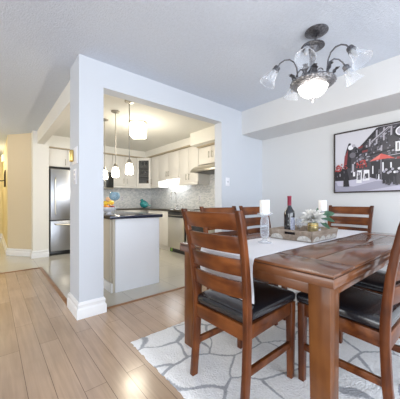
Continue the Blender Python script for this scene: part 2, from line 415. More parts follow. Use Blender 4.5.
# soffits over the kitchen cabinets, with a thin tan strip along the bottom
struct('soffit_right', MB().box(3.20, 3.58, 3.92, 6.50, 2.285, CZ), 'cream')
struct('soffit_back', MB().box(1.60, 3.22, 6.12, 6.50, 2.285, CZ), 'cream')
struct('soffit_fridge', MB().box(.872, 1.60, 5.83, 6.50, 2.21, CZ), 'cream')
struct('soffit_hood', MB().box(3.04, 3.58, 2.615, 3.92, 2.20, CZ), 'cream')
struct('trim_4', MB().box(3.19, 3.58, 3.925, 6.15, 2.262, 2.285), 'tan')
struct('trim_5', MB().box(1.60, 3.20, 6.11, 6.50, 2.262, 2.285), 'tan')
struct('trim_6', MB().box(.872, 1.60, 5.82, 6.50, 2.188, 2.21), 'tan')
struct('trim_7', MB().box(3.20, 3.58, 2.63, 3.915, 2.178, 2.20), 'tan')

def base_run(name, p0, p1, out, h=.135, mitre0=0, mitre1=0):
    """moulded baseboard from p0 to p1, standing out along `out`"""
    p0 = Vector((*p0, 0)); p1 = Vector((*p1, 0)); n = Vector((*out, 0)).normalized(); d = (p1 - p0).normalized()
    prof = [(0, 0), (.024, 0), (.024, h * .52), (.020, h * .58), (.013, h * .64), (.013, h * .80), (.016, h * .84), (.012, h * .93), (.005, h), (0, h)]
    a = [p0 + n * x - d * (x * mitre0) + Vector((0, 0, z)) for x, z in prof]
    b = [p1 + n * x + d * (x * mitre1) + Vector((0, 0, z)) for x, z in prof]
    return struct(name, MB().hexa(a, b), 'trim')
base_run('baseboard_column_front', (.62, 2.475), (.842, 2.475), (0, -1), .15, 1, 1)
base_run('baseboard_column_left', (.62, 2.475), (.62, 2.82), (-1, 0), .15, 1, 1)
base_run('baseboard_column_right', (.842, 2.475), (.842, 2.82), (1, 0), .15, 1, 0)
base_run('baseboard_opening', (2.477, 2.475), (3.05, 2.475), (0, -1), .13, 1, 0)
base_run('baseboard_right', (3.44, -3), (3.44, 2.475), (-1, 0), .13)
base_run('baseboard_stub', (.605, 5.70), (.872, 5.70), (0, -1), .14, 1, 0)
base_run('baseboard_stub_side', (.605, 5.70), (.605, 5.92), (-1, 0), .14, 1, 0)
base_run('baseboard_diagonal', (.25, 6.39), (.605, 5.92), (-.8, -.6), .14, .3, 0)
base_run('baseboard_hall', (.25, 6.39), (.25, 9.5), (-1, 0), .14)
base_run('baseboard_hall_end', (-1.6, 9.5), (.25, 9.5), (0, -1), .14)

# ------------------------------------------------------------------ rug
RUGZ = .016
def make_rug():
    tb = bmesh.new(); nx, ny = 120, 120
    x0, x1, y0, y1 = .815, 3.22, -.75, 1.80
    g = []
    for j in range(ny + 1):
        row = []
        for i in range(nx + 1):
            x = x0 + (x1 - x0) * i / nx; y = y0 + (y1 - y0) * j / ny
            edge = min(i, nx - i, j, ny - j)
            z = (.004 if edge == 0 else .012 if edge == 1 else RUGZ) + (random.uniform(-.003, .002) if edge else 0)
            if edge == 0: x += random.uniform(-.006, .006); y += random.uniform(-.006, .006)
            row.append(tb.verts.new((x, y, z)))
        g.append(row)
    for j in range(ny):
        for i in range(nx): tb.faces.new((g[j][i], g[j][i + 1], g[j + 1][i + 1], g[j + 1][i]))
    rim = [g[0][i] for i in range(nx)] + [g[j][nx] for j in range(ny)] + [g[ny][i] for i in range(nx, 0, -1)] + [g[j][0] for j in range(ny, 0, -1)]
    lo = [tb.verts.new((v.co.x, v.co.y, .0005)) for v in rim]
    for k in range(len(rim)):
        tb.faces.new((rim[k], lo[k], lo[(k + 1) % len(rim)], rim[(k + 1) % len(rim)]))
    mb = MB(); mb._merge(tb, None); return mb.build('area_rug', 'rug')
tag(make_rug(), 'off-white shag rug with grey pebble outlines under the dining set', 'rug')

# ------------------------------------------------------------------ dining table
TZ = .775
tbl = thing('dining_table', 'brown plank-top dining table with square wooden legs', 'table', (2.017, .98, RUGZ))
def tb_local(mb): return mb
TX0, TX1, TY0, TY1 = 1.085 - 2.017, 2.95 - 2.017, .430 - .98, 1.530 - .98
tt = TZ - RUGZ
mb = MB()
mb.box(TX0 + .004, TX1 - .004, TY0 + .004, TY1 - .004, tt - .058, tt - .006, 0, 'groove')
mb.box(TX0, TX1, TY0, TY1, tt - .060, tt - .018, .003, 'tend')
eb = .245
for xa, xb in ((TX0, TX0 + eb), (TX1 - eb, TX1)):
    mb.box(xa, xb, TY0, TY1, tt - .0145, tt, .0030, 'tend')
nb = 5; bw = (TY1 - TY0) / nb
yb = [TY0, TY0 + .19, TY0 + .42, TY0 + .68, TY0 + .91, TY1]
for k in range(nb):
    mb.box(TX0 + eb + .003, TX1 - eb - .003, yb[k] + (.0022 if k else 0), yb[k + 1] - (.0022 if k < nb - 1 else 0), tt - .0145, tt, .0030, 'ttop')
mb.build('tabletop', None, tbl)
L = .10
for sx in (0, 1):
    for sy in (0, 1):
        xa = TX0 + .027 if sx == 0 else TX1 - .027 - L; ya = TY0 + .024 if sy == 0 else TY1 - .024 - L
        # inner faces taper a little towards the foot
        ix = 1 if sx == 0 else -1; iy = 1 if sy == 0 else -1
        cx0, cx1 = (xa, xa + L); cy0, cy1 = (ya, ya + L)
        t = .012
        b = [(cx0 + (t if sx else 0), cy0 + (t if sy else 0), 0), (cx1 - (0 if sx else t), cy0 + (t if sy else 0), 0),
             (cx1 - (0 if sx else t), cy1 - (0 if sy else t), 0), (cx0 + (t if sx else 0), cy1 - (0 if sy else t), 0)]
        u = [(cx0, cy0, tt - .060), (cx1, cy0, tt - .060), (cx1, cy1, tt - .060), (cx0, cy1, tt - .060)]
        MB().hexa(b, u, .005).build('leg', 'tleg', tbl)
az0, az1 = tt - .118, tt - .060
for ya in (TY0 + .034, TY1 - .058):
    MB().box(TX0 + .12, TX1 - .12, ya, ya + .024, az0, az1, .002).build('apron', 'ttop', tbl)
for xa in (TX0 + .034, TX1 - .058):
    MB().box(xa, xa + .024, TY0 + .12, TY1 - .12, az0, az1, .002).build('apron', 'tend', tbl)

# runner cloth: flat on top, hanging over both ends
def make_runner():
    tb = bmesh.new(); y0, y1 = .838, 1.268; ny = 14
    path = []
    Zt = TZ + .003; xe = 1.085 - .006; xf = 2.95 + .006
    for z in (.53, .57, .61, .65, .70, .74): path.append((xe - .004 - .008 * math.sin(z * 20), z))
    path += [(xe + .001, Zt - .006), (xe + .010, Zt)]
    n = 40
    for k in range(1, n): path.append((xe + (xf - xe) * k / n, Zt))
    path += [(xf - .010, Zt), (xf - .001, Zt - .006)]
    for z in (.74, .70, .65, .61, .57, .53): path.append((xf + .004, z))
    g = []
    for i, (x, z) in enumerate(path):
        row = []
        for j in range(ny + 1):
            y = y0 + (y1 - y0) * j / ny
            dz = 0; dx = 0
            if z < .74: dx = (.010 if x < 2 else -.010) * -abs(math.sin(j * .9)) * (.74 - z) * 4
            elif z >= Zt - .0001 and x > 1.12 and x < 2.9: dz = .0012 * (math.sin(x * 23 + y * 31) + 1) * .6
            row.append(tb.verts.new((x + dx, y + .004 * math.sin(x * 5 + j * .2), z + dz)))
        g.append(row)
    for i in range(len(g) - 1):
        for j in range(ny): tb.faces.new((g[i][j], g[i + 1][j], g[i + 1][j + 1], g[i][j + 1]))
    bmesh.ops.recalc_face_normals(tb, faces=tb.faces)
    ext = bmesh.ops.solidify(tb, geom=list(tb.faces), thickness=.0018)
    mb = MB(); mb._merge(tb, None); o = mb.build('table_runner', 'cloth')
    # thin tasselled edge
    return o
rn = make_runner()
tag(rn, 'white cloth runner along the middle of the dining table', 'table runner')

# ------------------------------------------------------------------ dining chairs
def make_chair(label, loc, rz, group):
    t = thing('dining_chair', label, 'chair', loc, rz, group)
    HW = .199
    # seat cushion: puffy rounded pad
    tb = bmesh.new(); bmesh.ops.create_cube(tb, size=1)
    for v in tb.verts: v.co = Vector((v.co.x * .455 + .010, v.co.y * (.444 if v.co.x > 0 else .395), v.co.z * .056 + .488))
    bmesh.ops.bevel(tb, geom=list(tb.edges), offset=.022, segments=3, affect='EDGES', profile=.5)
    bmesh.ops.subdivide_edges(tb, edges=[e for e in tb.edges if e.calc_length() > .2], cuts=7, use_grid_fill=True)
    for v in tb.verts:
        if v.co.z > .49:
            fx = 1 - min(1, abs((v.co.x - .015) / .235)) ** 3; fy = 1 - min(1, abs(v.co.y / .23)) ** 3
            v.co.z += .016 * max(0, fx) * max(0, fy)
    for v in tb.verts: v.co.z -= .055 * (.22 - v.co.x)
    mb = MB(); mb._merge(tb, None); mb.build('seat', 'leather', t)
    # seat frame: four rails
    fr = MB()
    fr.box(-.19, .20, -HW - .012, -HW + .012, .392, .463, .003).box(-.19, .20, HW - .012, HW + .012, .392, .463, .003)
    fr.box(.195, .219, -HW + .01, HW - .01, .392, .463, .003).box(-.222, -.195, -HW + .01, HW - .01, .385, .463, .003)
    for v in fr.bm.verts: v.co.z -= .055 * (.22 - v.co.x)
    fr.build('seat_frame', 'cslat', t)
    # rear legs run up as back posts, leaning and bowing backwards
    prof = [(0, -.232), (.20, -.214), (.40, -.205), (.50, -.207), (.60, -.215), (.72, -.229), (.84, -.250), (.95, -.274), (1.024, -.296)]
    for sy in (-1, 1):
        secs = []
        for z, x in prof:
            d = .021 if z < .5 else .021 - .006 * (z - .5) / .55
            w = .0160
            yo = sy * (HW + (0 if z < .45 else .020 * (z - .45) / .6))
            secs.append([(x - d, yo - w, z), (x + d, yo - w, z), (x + d, yo + w, z), (x - d, yo + w, z)])
        MB().sweep(secs, None, .005).build('rear_leg', 'cwood', t)
    # front legs, slightly tapered
    for sy in (-1, 1):
        y = sy * HW
        MB().hexa([(.187, y - .017, 0), (.221, y - .017, 0), (.221, y + .017, 0), (.187, y + .017, 0)],
                  [(.180, y - .022, .463), (.224, y - .022, .463), (.224, y + .022, .463), (.180, y + .022, .463)], .004).build('front_leg', 'cwood', t)
    # four curved ladder slats
    def xat(z):
        for (a, xa), (b, xb) in zip(prof, prof[1:]):
            if a <= z <= b: return xa + (xb - xa) * (z - a) / (b - a)
        return prof[-1][1]
    for z0, z1 in ((.924, 1.010), (.806, .893), (.690, .777), (.574, .661)):
        secs = []
        n = 12
        for k in range(n + 1):
            u = -1 + 2 * k / n; zc = (z0 + z1) / 2
            hw = HW + .020 * (zc - .45) / .6 - .012
            bow = -.026 * (1 - u * u); dz = .010 * (1 - u * u) if z0 > .9 else .0
            xb, xt = xat(z0) + bow, xat(z1) + bow
            secs.append([(xb - .010, u * hw, z0), (xb + .010, u * hw, z0), (xt + .010, u * hw, z1 + dz * 0), (xt - .010, u * hw, z1 + dz * 0)])
        MB().sweep(secs, None, .003).build('back_slat', 'cslat', t)
    # stretchers
    for sy in (-1, 1):
        MB().hexa([(-.205, sy * HW - .011, .185), (.195, sy * HW - .011, .185), (.195, sy * HW + .011, .185), (-.205, sy * HW + .011, .185)],
                  [(-.205, sy * HW - .011, .222), (.195, sy * HW - .011, .222), (.195, sy * HW + .011, .222), (-.205, sy * HW + .011, .222)], .003).build('stretcher', 'cslat', t)
    return t
G = 'dining chairs around the table'
c1 = make_chair('ladder-back wooden chair at the near end, its whole back facing us', (1.190, 1.000, RUGZ), 0, G)
dup(c1, 'wooden chair right of the near table leg, back post cut by the photo edge', (1.625, .540, RUGZ), PI / 2, G)
dup(c1, 'chair on the right side tucked furthest under, only its black seat showing', (2.22, .555, RUGZ), PI / 2, G)
dup(c1, 'ladder-back chair on the kitchen side, right behind the nearest chair', (1.685, 1.43, RUGZ), -PI / 2, G)
dup(c1, 'ladder-back chair on the kitchen side, behind the glass candle holder', (2.228, 1.43, RUGZ), -PI / 2, G)
dup(c1, 'ladder-back chair at the far end of the table under the picture', (2.90, 1.085, RUGZ), PI, G)

# ------------------------------------------------------------------ things on the table
def pillar_candle(label, loc):
    o = thing('pillar_candle', label, 'candle', loc, 0, 'white pillar candles')
    MB().lathe([(0, 0), (.035, 0), (.0365, .002), (.0365, .108), (.034, .112), (.012, .109), (0, .108)], 28).build('wax', 'candle', o)
    MB().tube([(0, 0, .107), (.001, 0, .118)], .0012, 6).build('wick', 'dark', o)
    return o
def candle_holder(label, loc):
    o = thing('candle_holder', label, 'candle holder', loc, 0, 'glass candle holders')
    MB().lathe([(0, 0), (.048, 0), (.050, .004), (.046, .008), (.022, .016), (.015, .026), (0, .028)], 28).build('base', 'glass', o)
    MB().lathe([(.014, .026), (.020, .034), (.031, .05), (.033, .09), (.032, .16), (.026, .188), (.016, .198), (.016, .196), (.024, .185), (.030, .16), (.031, .09), (.029, .052), (.017, .036), (.012, .028)], 28).build('stem', 'glass', o)
    MB().lathe([(0, .196), (.036, .199), (.052, .209), (.056, .218), (.054, .218), (.048, .211), (.034, .2035), (0, .2025)], 28).build('cup', 'glass', o)
    MB().ball((0, 0, .036), .016, (1, 1, .8)).build('bead', 'nickel', o)
    return o
TT = TZ + .0052
candle_holder('clear glass candle holder on the runner, in front of the tray', (1.545, 1.095, TT))
pillar_candle('white pillar candle in the near glass holder, left of the bottle', (1.545, 1.095, TT + .2035))
candle_holder('clear glass candle holder behind the tray and the flower', (2.42, 1.06, TT))
pillar_candle('white pillar candle behind the white flower, farther from us', (2.42, 1.06, TT + .2035))

def make_tray():
    t = thing('serving_tray', 'weathered wooden tray with whitewashed arches on the runner', 'tray', (2.007, 1.035, TT))
    hx, hy, h, w = .215, .175, .082, .014
    MB().box(-hx + .005, hx - .005, -hy + .005, hy - .005, 0, .010, .001).build('bottom_board', 'tray', t)
    fl = .012
    for sy in (-1, 1):
        MB().hexa([(-hx, sy * hy, 0), (hx, sy * hy, 0), (hx, sy * (hy - w), 0), (-hx, sy * (hy - w), 0)],
                  [(-hx - fl, sy * (hy + fl), h), (hx + fl, sy * (hy + fl), h), (hx + fl, sy * (hy + fl - w), h), (-hx - fl, sy * (hy + fl - w), h)], .002).build('side_panel', 'tray', t)
    # end panels with a hand slot: board below, two posts and a top rail around the hole
    for sx in (-1, 1):
        mb = MB()
        def seg(y0, y1, z0, z1):
            f0 = fl * z0 / h; f1 = fl * z1 / h
            mb.hexa([(sx * (hx + f0), y0, z0), (sx * (hx + f0), y1, z0), (sx * (hx + f0 - w), y1, z0), (sx * (hx + f0 - w), y0, z0)],
                    [(sx * (hx + f1), y0, z1), (sx * (hx + f1), y1, z1), (sx * (hx + f1 - w), y1, z1), (sx * (hx + f1 - w), y0, z1)], .0008)
        seg(-hy, hy, 0, .045); seg(-hy - .005, -.05, .045, h); seg(.05, hy + .005, .045, h); seg(-.05, .05, .066, h)
        mb.build('end_panel', 'tray', t)
    # whitewashed arch ornaments applied to the outer faces
    def arch(cx, cy, dirx, diry, nx, ny, r):
        pts = []
        for k in range(13):
            a = PI * k / 12; s_ = math.cos(a) * r; z = .006 + math.sin(a) * r * .72
            f = fl * z / h
            pts.append((cx + dirx * s_ + nx * f, cy + diry * s_ + ny * f, z))
        return MB().prism(pts, (nx * .0035, ny * .0035, 0))
    for x in (-.15, -.05, .05, .15):
        arch(x, -hy, 1, 0, 0, -1, .048).build('arch_ornament', 'trayp', t)
    for y in (-.115, .115):
        arch(-hx, y, 0, 1, -1, 0, .055).build('arch_ornament', 'trayp', t)
    return t
make_tray()
def make_bottle():
    t = thing('wine_bottle', 'dark wine bottle with red capsule standing in the tray', 'bottle', (1.87, 1.085, TT + .010))
    MB().lathe([(0, .004), (.030, 0), (.040, .004), (.042, .012), (.042, .195), (.038, .215), (.024, .237), (.0165, .252), (.0150, .27), (.0150, .335), (0, .336)], 32).build('body', 'bottle', t)
    MB().lathe([(.0156, .262), (.0160, .264), (.0160, .325), (.0172, .327), (.0172, .337), (.0160, .340), (0, .340)], 24).build('capsule', 'capsule', t)
    # paper label round the right-hand half of the body
    mb = MB(); n = 18; z0, z1 = .050, .165; r = .0427
    tb = bmesh.new(); lo = []; hi = []
    for k in range(n + 1):
        a = math.radians(222 + 195 * k / n)
        lo.append(tb.verts.new((r * math.cos(a), r * math.sin(a), z0))); hi.append(tb.verts.new((r * math.cos(a), r * math.sin(a), z1)))
    for k in range(n): tb.faces.new((lo[k], lo[k + 1], hi[k + 1], hi[k]))
    bmesh.ops.solidify(tb, geom=list(tb.faces), thickness=-.0004)
    mb._merge(tb, None); mb.build('paper_label', 'label', t)
make_bottle()
wg = thing('wine_glass', 'small clear wine glass in the tray beside the bottle', 'glass', (2.06, 1.10, TT + .010))
MB().lathe([(0, 0), (.030, 0), (.031, .002), (.006, .006), (.004, .012), (.004, .060), (.007, .066), (.004, .07), (0, .071)], 24).build('foot', 'glass', wg)
MB().lathe([(.004, .066), (.022, .076), (.033, .095), (.035, .115), (.030, .145), (.029, .145), (.0335, .115), (.0315, .096), (.020, .078), (.003, .069)], 24).build('bowl', 'glass', wg)
vs = thing('flower_vase', 'small gold glass vase in the tray holding the white flower', 'vase', (1.985, .945, TT + .010))
MB().lathe([(0, 0), (.034, 0), (.038, .004), (.040, .02), (.040, .118), (.0405, .122), (.038, .122), (.0365, .118), (.036, .02), (0, .010)], 32).build('cup', 'gold', vs)
MB().lathe([(.0402, .100), (.0412, .102), (.0412, .106), (.0402, .108)], 32).build('rim_band', 'brass', vs)
def petal(mb, base, d, up, ln, wd, droop, mat, twist=0.0):
    d = Vector(d).normalized(); up = Vector(up); sd = d.cross(Vector((0, 0, 1)))
    if sd.length < .05: sd = Vector((1, 0, 0))
    sd.normalize(); sd = Matrix.Rotation(twist, 3, d) @ sd; tb = bmesh.new(); rows = []
    for k in range(6):
        u = k / 5; w = wd * math.sin(PI * (.10 + .87 * u)) ** .8
        p = Vector(base) + d * ln * u + Vector((0, 0, -droop * u * u))
        rows.append([tb.verts.new(p - sd * w), tb.verts.new(p + Vector((0, 0, -.18 * w)) ), tb.verts.new(p + sd * w)])
    for A, B in zip(rows, rows[1:]):
        tb.faces.new((A[0], A[1], B[1], B[0])); tb.faces.new((A[1], A[2], B[2], B[1]))
    bmesh.ops.solidify(tb, geom=list(tb.faces), thickness=.0008)
    mb._merge(tb, mat)
fl = thing('white_flower', 'large white dahlia bloom with sage leaves in the gold vase', 'flower', (1.985, .945, TT + .012))
mb = MB()
for ring, (n, el, ln, wd) in enumerate(((16, -16, .100, .017), (17, 6, .104, .018), (15, 26, .098, .017), (12, 48, .086, .016), (8, 70, .066, .013))):
    for k in range(n):
        a = 2 * PI * (k + .5 * (ring % 2)) / n + random.uniform(-.08, .08); e = math.radians(el + random.uniform(-5, 5))
        petal(mb, (0, 0, .162 + .002 * ring), (math.cos(a) * math.cos(e), math.sin(a) * math.cos(e), math.sin(e)), (0, 0, 1), ln, wd, .006, None, random.uniform(-1.1, 1.1))
mb.build('petals', 'petal', fl)
MB().ball((0, 0, .166), .016).build('flower_center', 'petal_mid', fl)
MB().tube([(0, 0, .004), (.002, 0, .08), (0, 0, .162)], .003, 8).build('stem', 'leaf', fl)
def rleaf(base, d, ln, wd, droop):
    mb = MB(); petal(mb, base, d, (0, 0, 1), ln, wd, droop, None, 1.1); return mb
for base, d, ln, wd, dr in (((.06, -.04, .175), (.66, -.30, .28), .14, .026, .03), ((.06, -.03, .165), (.75, -.6, .02), .12, .024, .04),
                            ((.05, -.03, .135), (.70, -.42, -.40), .11, .024, .02), ((.03, -.02, .17), (.3, .1, .6), .10, .020, .02)):
    lf = rleaf(base, d, ln, wd, dr).build('leaf', 'leaf', fl)
    MB().tube([(0, 0, .11), tuple(Vector(base) * .6 + Vector((0, 0, .05))), base], .0016, 6).build('leaf_stalk', 'leaf', lf)

# ------------------------------------------------------------------ chandelier
def make_chandelier():
    c = thing('chandelier', 'pewter chandelier with glass bell shades and lit bowl over the table', 'chandelier', (2.0, .955, CZ))
    # all z below are measured down from the ceiling
    MB().lathe([(0, 0), (.086, 0), (.088, -.006), (.078, -.014), (.070, -.016), (.058, -.026), (.040, -.032), (.020, -.040), (0, -.042)], 36, loc=(-.004, -.033, 0)).build('ceiling_canopy', 'bronze', c)
    mb = MB()
    for k in range(3):
        z = -.045 - .018 * k
        pts = [(.009 * math.cos(a) * (1 if k % 2 else 0), .009 * math.cos(a) * (0 if k % 2 else 1), z + .013 * math.sin(a)) for a in [2 * PI * i / 12 for i in range(13)]]
        pts = [(x - .004, y - .033 + .010 * k, z_) for x, y, z_ in pts]
        mb.tube(pts, .0028, 6, cap=False)
    mb.build('chain', 'bronze', c)
    MB().lathe([(0, -.088), (.012, -.088), (.030, -.094), (.060, -.098), (.088, -.104), (.090, -.110), (.070, -.118), (.050, -.122), (.040, -.135), (.022, -.150), (.014, -.165), (0, -.166)], 36).build('upper_dish', 'bronze', c)
    MB().lathe([(.010, -.15), (.012, -.17), (.022, -.19), (.024, -.21), (.012, -.235), (.010, -.26), (.018, -.28), (.036, -.305), (.042, -.33), (.030, -.355), (.016, -.37), (.02, -.39), (.02, -.42)], 20).build('centre_column', 'bronze', c)
    # ornamental ring holding the bowl
    mb = MB().lathe([(.108, -.392), (.140, -.386), (.164, -.392), (.170, -.402), (.162, -.416), (.142, -.432), (.118, -.442), (.108, -.434), (.106, -.410), (.108, -.392)], 48)
    for k in range(28):
        a = 2 * PI * k / 28
        mb.ball((.164 * math.cos(a), .164 * math.sin(a), -.402), .012, (1, 1, .9), None, 8)
    mb.build('ornamental_ring', 'silver', c)
    mb = MB()
    for k in range(5):
        a = math.radians(20 + 72 * k); mb.tube([(.015 * math.cos(a), .015 * math.sin(a), -.36), (.08 * math.cos(a), .08 * math.sin(a), -.395), (.125 * math.cos(a), .125 * math.sin(a), -.400)], .004, 6)
    mb.build('ring_spokes', 'bronze', c)
    MB().lathe([(.110, -.425), (.111, -.440), (.106, -.460), (.092, -.482), (.070, -.501), (.044, -.513), (.020, -.519), (0, -.520)], 40).build('glass_bowl', 'glow_bowl', c)
    MB().lathe([(0, -.515), (.024, -.516), (.026, -.524), (.013, -.532), (.016, -.540), (.009, -.552), (.003, -.562), (0, -.566)], 16).build('finial', 'bronze', c)
    for k in range(5):
        az = math.radians(230 + (-98, -32, 37, 94, 188)[k]); u = Vector((math.cos(az), math.sin(az), 0)); sd = Vector((-u.y, u.x, 0))
        P = lambda r, z: u * r + Vector((0, 0, z))
        ctrl = [P(.118, -.395), P(.118, -.33), P(.124, -.27), P(.145, -.222), P(.180, -.198), P(.220, -.200), P(.255, -.222), P(.278, -.255)]
        arm = MB().tube(ctrl, .0058, 8).build('arm', 'bronze', c)
        ax = Vector((u.x * .55, u.y * .55, -.835)).normalized()
        q = Vector((0, 0, 1)).rotation_difference(ax).to_matrix().to_4x4()
        org = P(.272, -.246)
        mt = Matrix.Translation(org) @ q
        MB().lathe([(0, 0), (.012, 0), (.024, .008), (.027, .020), (.024, .032), (.029, .036), (.029, .042), (.018, .043), (0, .043)], 20, M4=mt).build('socket_cup', 'bronze', arm)
        sh = MB().lathe([(.024, .040), (.030, .052), (.036, .075), (.042, .100), (.050, .125), (.061, .146), (.069, .156), (.0705, .160), (.069, .163), (.0665, .161), (.0655, .157)], 40, M4=mt).build('glass_shade', 'shade', arm)
        MB().lathe([(0, .040), (.012, .042), (.013, .060), (.017, .080), (.015, .098), (.006, .110), (0, .112)], 14, M4=mt).build('bulb', 'bulb', arm)
        # acanthus leaf springing from the ring by each arm
        for off, ln, lift in ((.035, .075, .030), (-.03, .055, .055)):
            mb = MB(); base = P(.135, -.385) + sd * off; rows = []; tb = bmesh.new()
            for i in range(7):
                t_ = i / 6; w = .020 * math.sin(PI * (.12 + .86 * t_)) * (1 + .35 * math.cos(i * PI))
                p = base + u * (ln * t_ * .8) + Vector((0, 0, lift * math.sin(PI * .75 * t_) + .02 * t_))
                rows.append([tb.verts.new(p - sd * w), tb.verts.new(p + Vector((0, 0, .004))), tb.verts.new(p + sd * w)])
            for A, B in zip(rows, rows[1:]):
                tb.faces.new((A[0], A[1], B[1], B[0])); tb.faces.new((A[1], A[2], B[2], B[1]))
            bmesh.ops.solidify(tb, geom=list(tb.faces), thickness=.003)
            mb._merge(tb, None); mb.build('acanthus_leaf', 'bronze', c)
        # small scroll against the column
        sc = [P(.055 + .028 * math.cos(a) * (1 - a / 9), -.33 + .028 * math.sin(a) * (1 - a / 9)) for a in [i * .5 for i in range(14)]]
        MB().tube(sc, .0042, 6).build('scroll', 'bronze', c)
    return c
make_chandelier()
point('chandelier_bowl_light', (2.0, .955, 1.86), 5, (1.0, .94, .85), .10)

# ------------------------------------------------------------------ framed picture
def make_picture():
    t = thing('framed_picture', 'dark framed black-and-white street photo with red umbrella on the wall', 'picture', (3.438, 1.352, 1.195))
    Wd, Ht = 1.15, .77
    # frame: mitred bars
    fr = MB(); d = .03; w = .016
    fr.box(-d, 0, -Wd, 0, 0, w, .002).box(-d, 0, -Wd, 0, Ht - w, Ht, .002)
    fr.box(-d, 0, -w, 0, w, Ht - w, .002).box(-d, 0, -Wd, -Wd + w, w, Ht - w, .002)
    fr.build('frame', 'print_frame', t)
    cols = {}
    def pc(c):
        if c not in cols:
            k = 'print_ink_%d' % len(cols); M[k] = plain(k, c, .35); cols[c] = k
        return cols[c]
    mb = MB(); lay = [0]
    def P(pts, c):
        lay[0] += 1; x = -.016 - lay[0] * .000012
        mb.poly([(x, -u * Wd, v * Ht) for u, v in pts], pc(c))
    def R(u0, v0, u1, v1, c): P([(u0, v0), (u1, v0), (u1, v1), (u0, v1)], c)
    SKY = (.62, .61, .66); DK = (.022, .020, .026); DG = (.06, .056, .066); MG = (.16, .15, .175); LG = (.42, .40, .45); WH = (.80, .79, .82)
    RED = (.42, .055, .05); RED2 = (.24, .04, .045); GR = (.52, .50, .60); GR2 = (.34, .33, .41)
    mb.box(-.016, -.004, -Wd + w * .5, -w * .5, w * .5, Ht - w * .5, 0, pc(SKY))
    r = random.Random(5)
    # street, buildings in perspective
    P([(.014, .02), (.986, .02), (.986, .10), (.61, .12), (.38, .225), (.014, .20)], GR)
    P([(.014, .02), (.30, .02), (.62, .10), (.60, .15), (.40, .17), (.2, .10), (.014, .12)], GR2)
    P([(.13, .20), (.13, .62), (.16, .74), (.20, .76), (.24, .70), (.33, .78), (.42, .975), (.986, .975), (.986, .10), (.60, .10), (.38, .23)], DG)
    P([(.24, .70), (.305, .80), (.405, .965), (.45, .975), (.34, .80), (.28, .70)], DK)
    P([(.014, .20), (.014, .36), (.13, .40), (.16, .20)], DK)
    P([(.10, .40), (.12, .66), (.15, .80), (.17, .80), (.18, .62), (.17, .40)], DK)
    P([(.10, .42), (.11, .60), (.145, .70), (.13, .42)], RED2)
    # facade clutter: windows, balconies and cornices following the perspective
    for k in range(420):
        u = r.uniform(.20, .97); top = .70 + (u - .24) * .95
        v = r.uniform(.42, min(.95, top)); sl = .5 * (v - .25)
        du = r.uniform(.005, .022); dv = r.uniform(.008, .035)
        c = r.choice([DK, DK, DK, MG, MG, LG, DG, DG, GR2])
        if v + dv + du * sl > .955: continue
        P([(u, v), (u + du, v + du * sl), (u + du, v + dv + du * sl), (u, v + dv)], c)
    for u, v, h in ((.40, .72, .22), (.46, .76, .20), (.34, .70, .12), (.52, .82, .14), (.44, .60, .10)):
        P([(u, v), (u + .014, v + .006), (u + .016, min(.96, v + h)), (u + .002, min(.955, v + h - .01))], LG)
    P([(.36, .78), (.50, .955), (.535, .955), (.37, .75)], LG); P([(.37, .765), (.505, .94), (.515, .94), (.375, .757)], DK)
    P([(.35, .58), (.97, .78), (.97, .74), (.35, .555)], DK)
    P([(.20, .60), (.30, .70), (.34, .68), (.22, .56)], DK)
    P([(.24, .715), (.29, .735), (.28, .70), (.25, .69)], RED2); P([(.28, .65), (.33, .66), (.33, .63), (.28, .62)], RED2)
    # lamp globes, clock, sign
    def disc(cu, cv, ru, c):
        P([(cu + ru * math.cos(2 * PI * i / 20), cv + ru * Wd / Ht * math.sin(2 * PI * i / 20)) for i in range(20)], c)
    disc(.172, .727, .026, WH); disc(.20, .75, .017, LG); disc(.19, .60, .030, MG); disc(.605, .864, .062, DK); disc(.605, .864, .045, WH); disc(.605, .864, .034, LG)
    R(.56, .58, .68, .72, WH); R(.575, .60, .585, .70, DK); R(.60, .60, .64, .615, DK); R(.60, .64, .64, .655, DK); R(.60, .685, .64, .70, DK); R(.60, .60, .61, .70, DK)
    P([(.47, .52), (.70, .60), (.97, .66), (.97, .56), (.70, .50)], DK); P([(.50, .535), (.97, .60), (.97, .585), (.50, .525)], LG)
    R(.57, .24, .97, .50, RED2)
    for k in range(16):
        u = .57 + k * .025; R(u, .25, u + .011, .24 + r.uniform(.08, .25), r.choice([DK, MG, DG]))
    # shop front darkness, red umbrella, pole
    P([(.36, .22), (.60, .12), (.60, .47), (.36, .46)], DK)
    P([(.345, .470), (.40, .525), (.445, .572), (.50, .535), (.560, .480), (.50, .492), (.42, .485)], (.62, .10, .085))
    P([(.345, .470), (.40, .525), (.445, .572), (.43, .50)], (.72, .19, .16)); R(.442, .18, .447, .49, LG)
    for u, v, a, b in ((.455, .30, .012, .14), (.37, .28, .01, .12), (.52, .35, .012, .08)): R(u, v, u + a, v + b, WH)
    # flower baskets
    for cu, cv, ru, n in ((.085, .425, .055, 34), (.275, .445, .06, 40), (.04, .38, .03, 14)):
        for k in range(n):
            a = r.uniform(0, 2 * PI); q = math.sqrt(r.random())
            u = max(.02, cu + ru * q * math.cos(a)); v = cv + ru * 1.0 * q * math.sin(a); s_ = r.uniform(.006, .014)
            P([(u - s_, v), (u, v - s_ * 1.2), (u + s_, v + .002), (u, v + s_ * 1.2)], r.choice([RED, RED, RED2, (.52, .14, .12), DK]))
    # sandwich boards
    P([(.225, .150), (.235, .350), (.280, .352), (.276, .150)], WH); P([(.237, .20), (.243, .315), (.270, .317), (.266, .20)], MG)
    P([(.284, .180), (.298, .350), (.345, .345), (.347, .185)], WH); P([(.298, .215), (.305, .29), (.335, .29), (.337, .218)], DG)
    R(.185, .33, .205, .46, LG); R(.195, .26, .215, .33, WH)
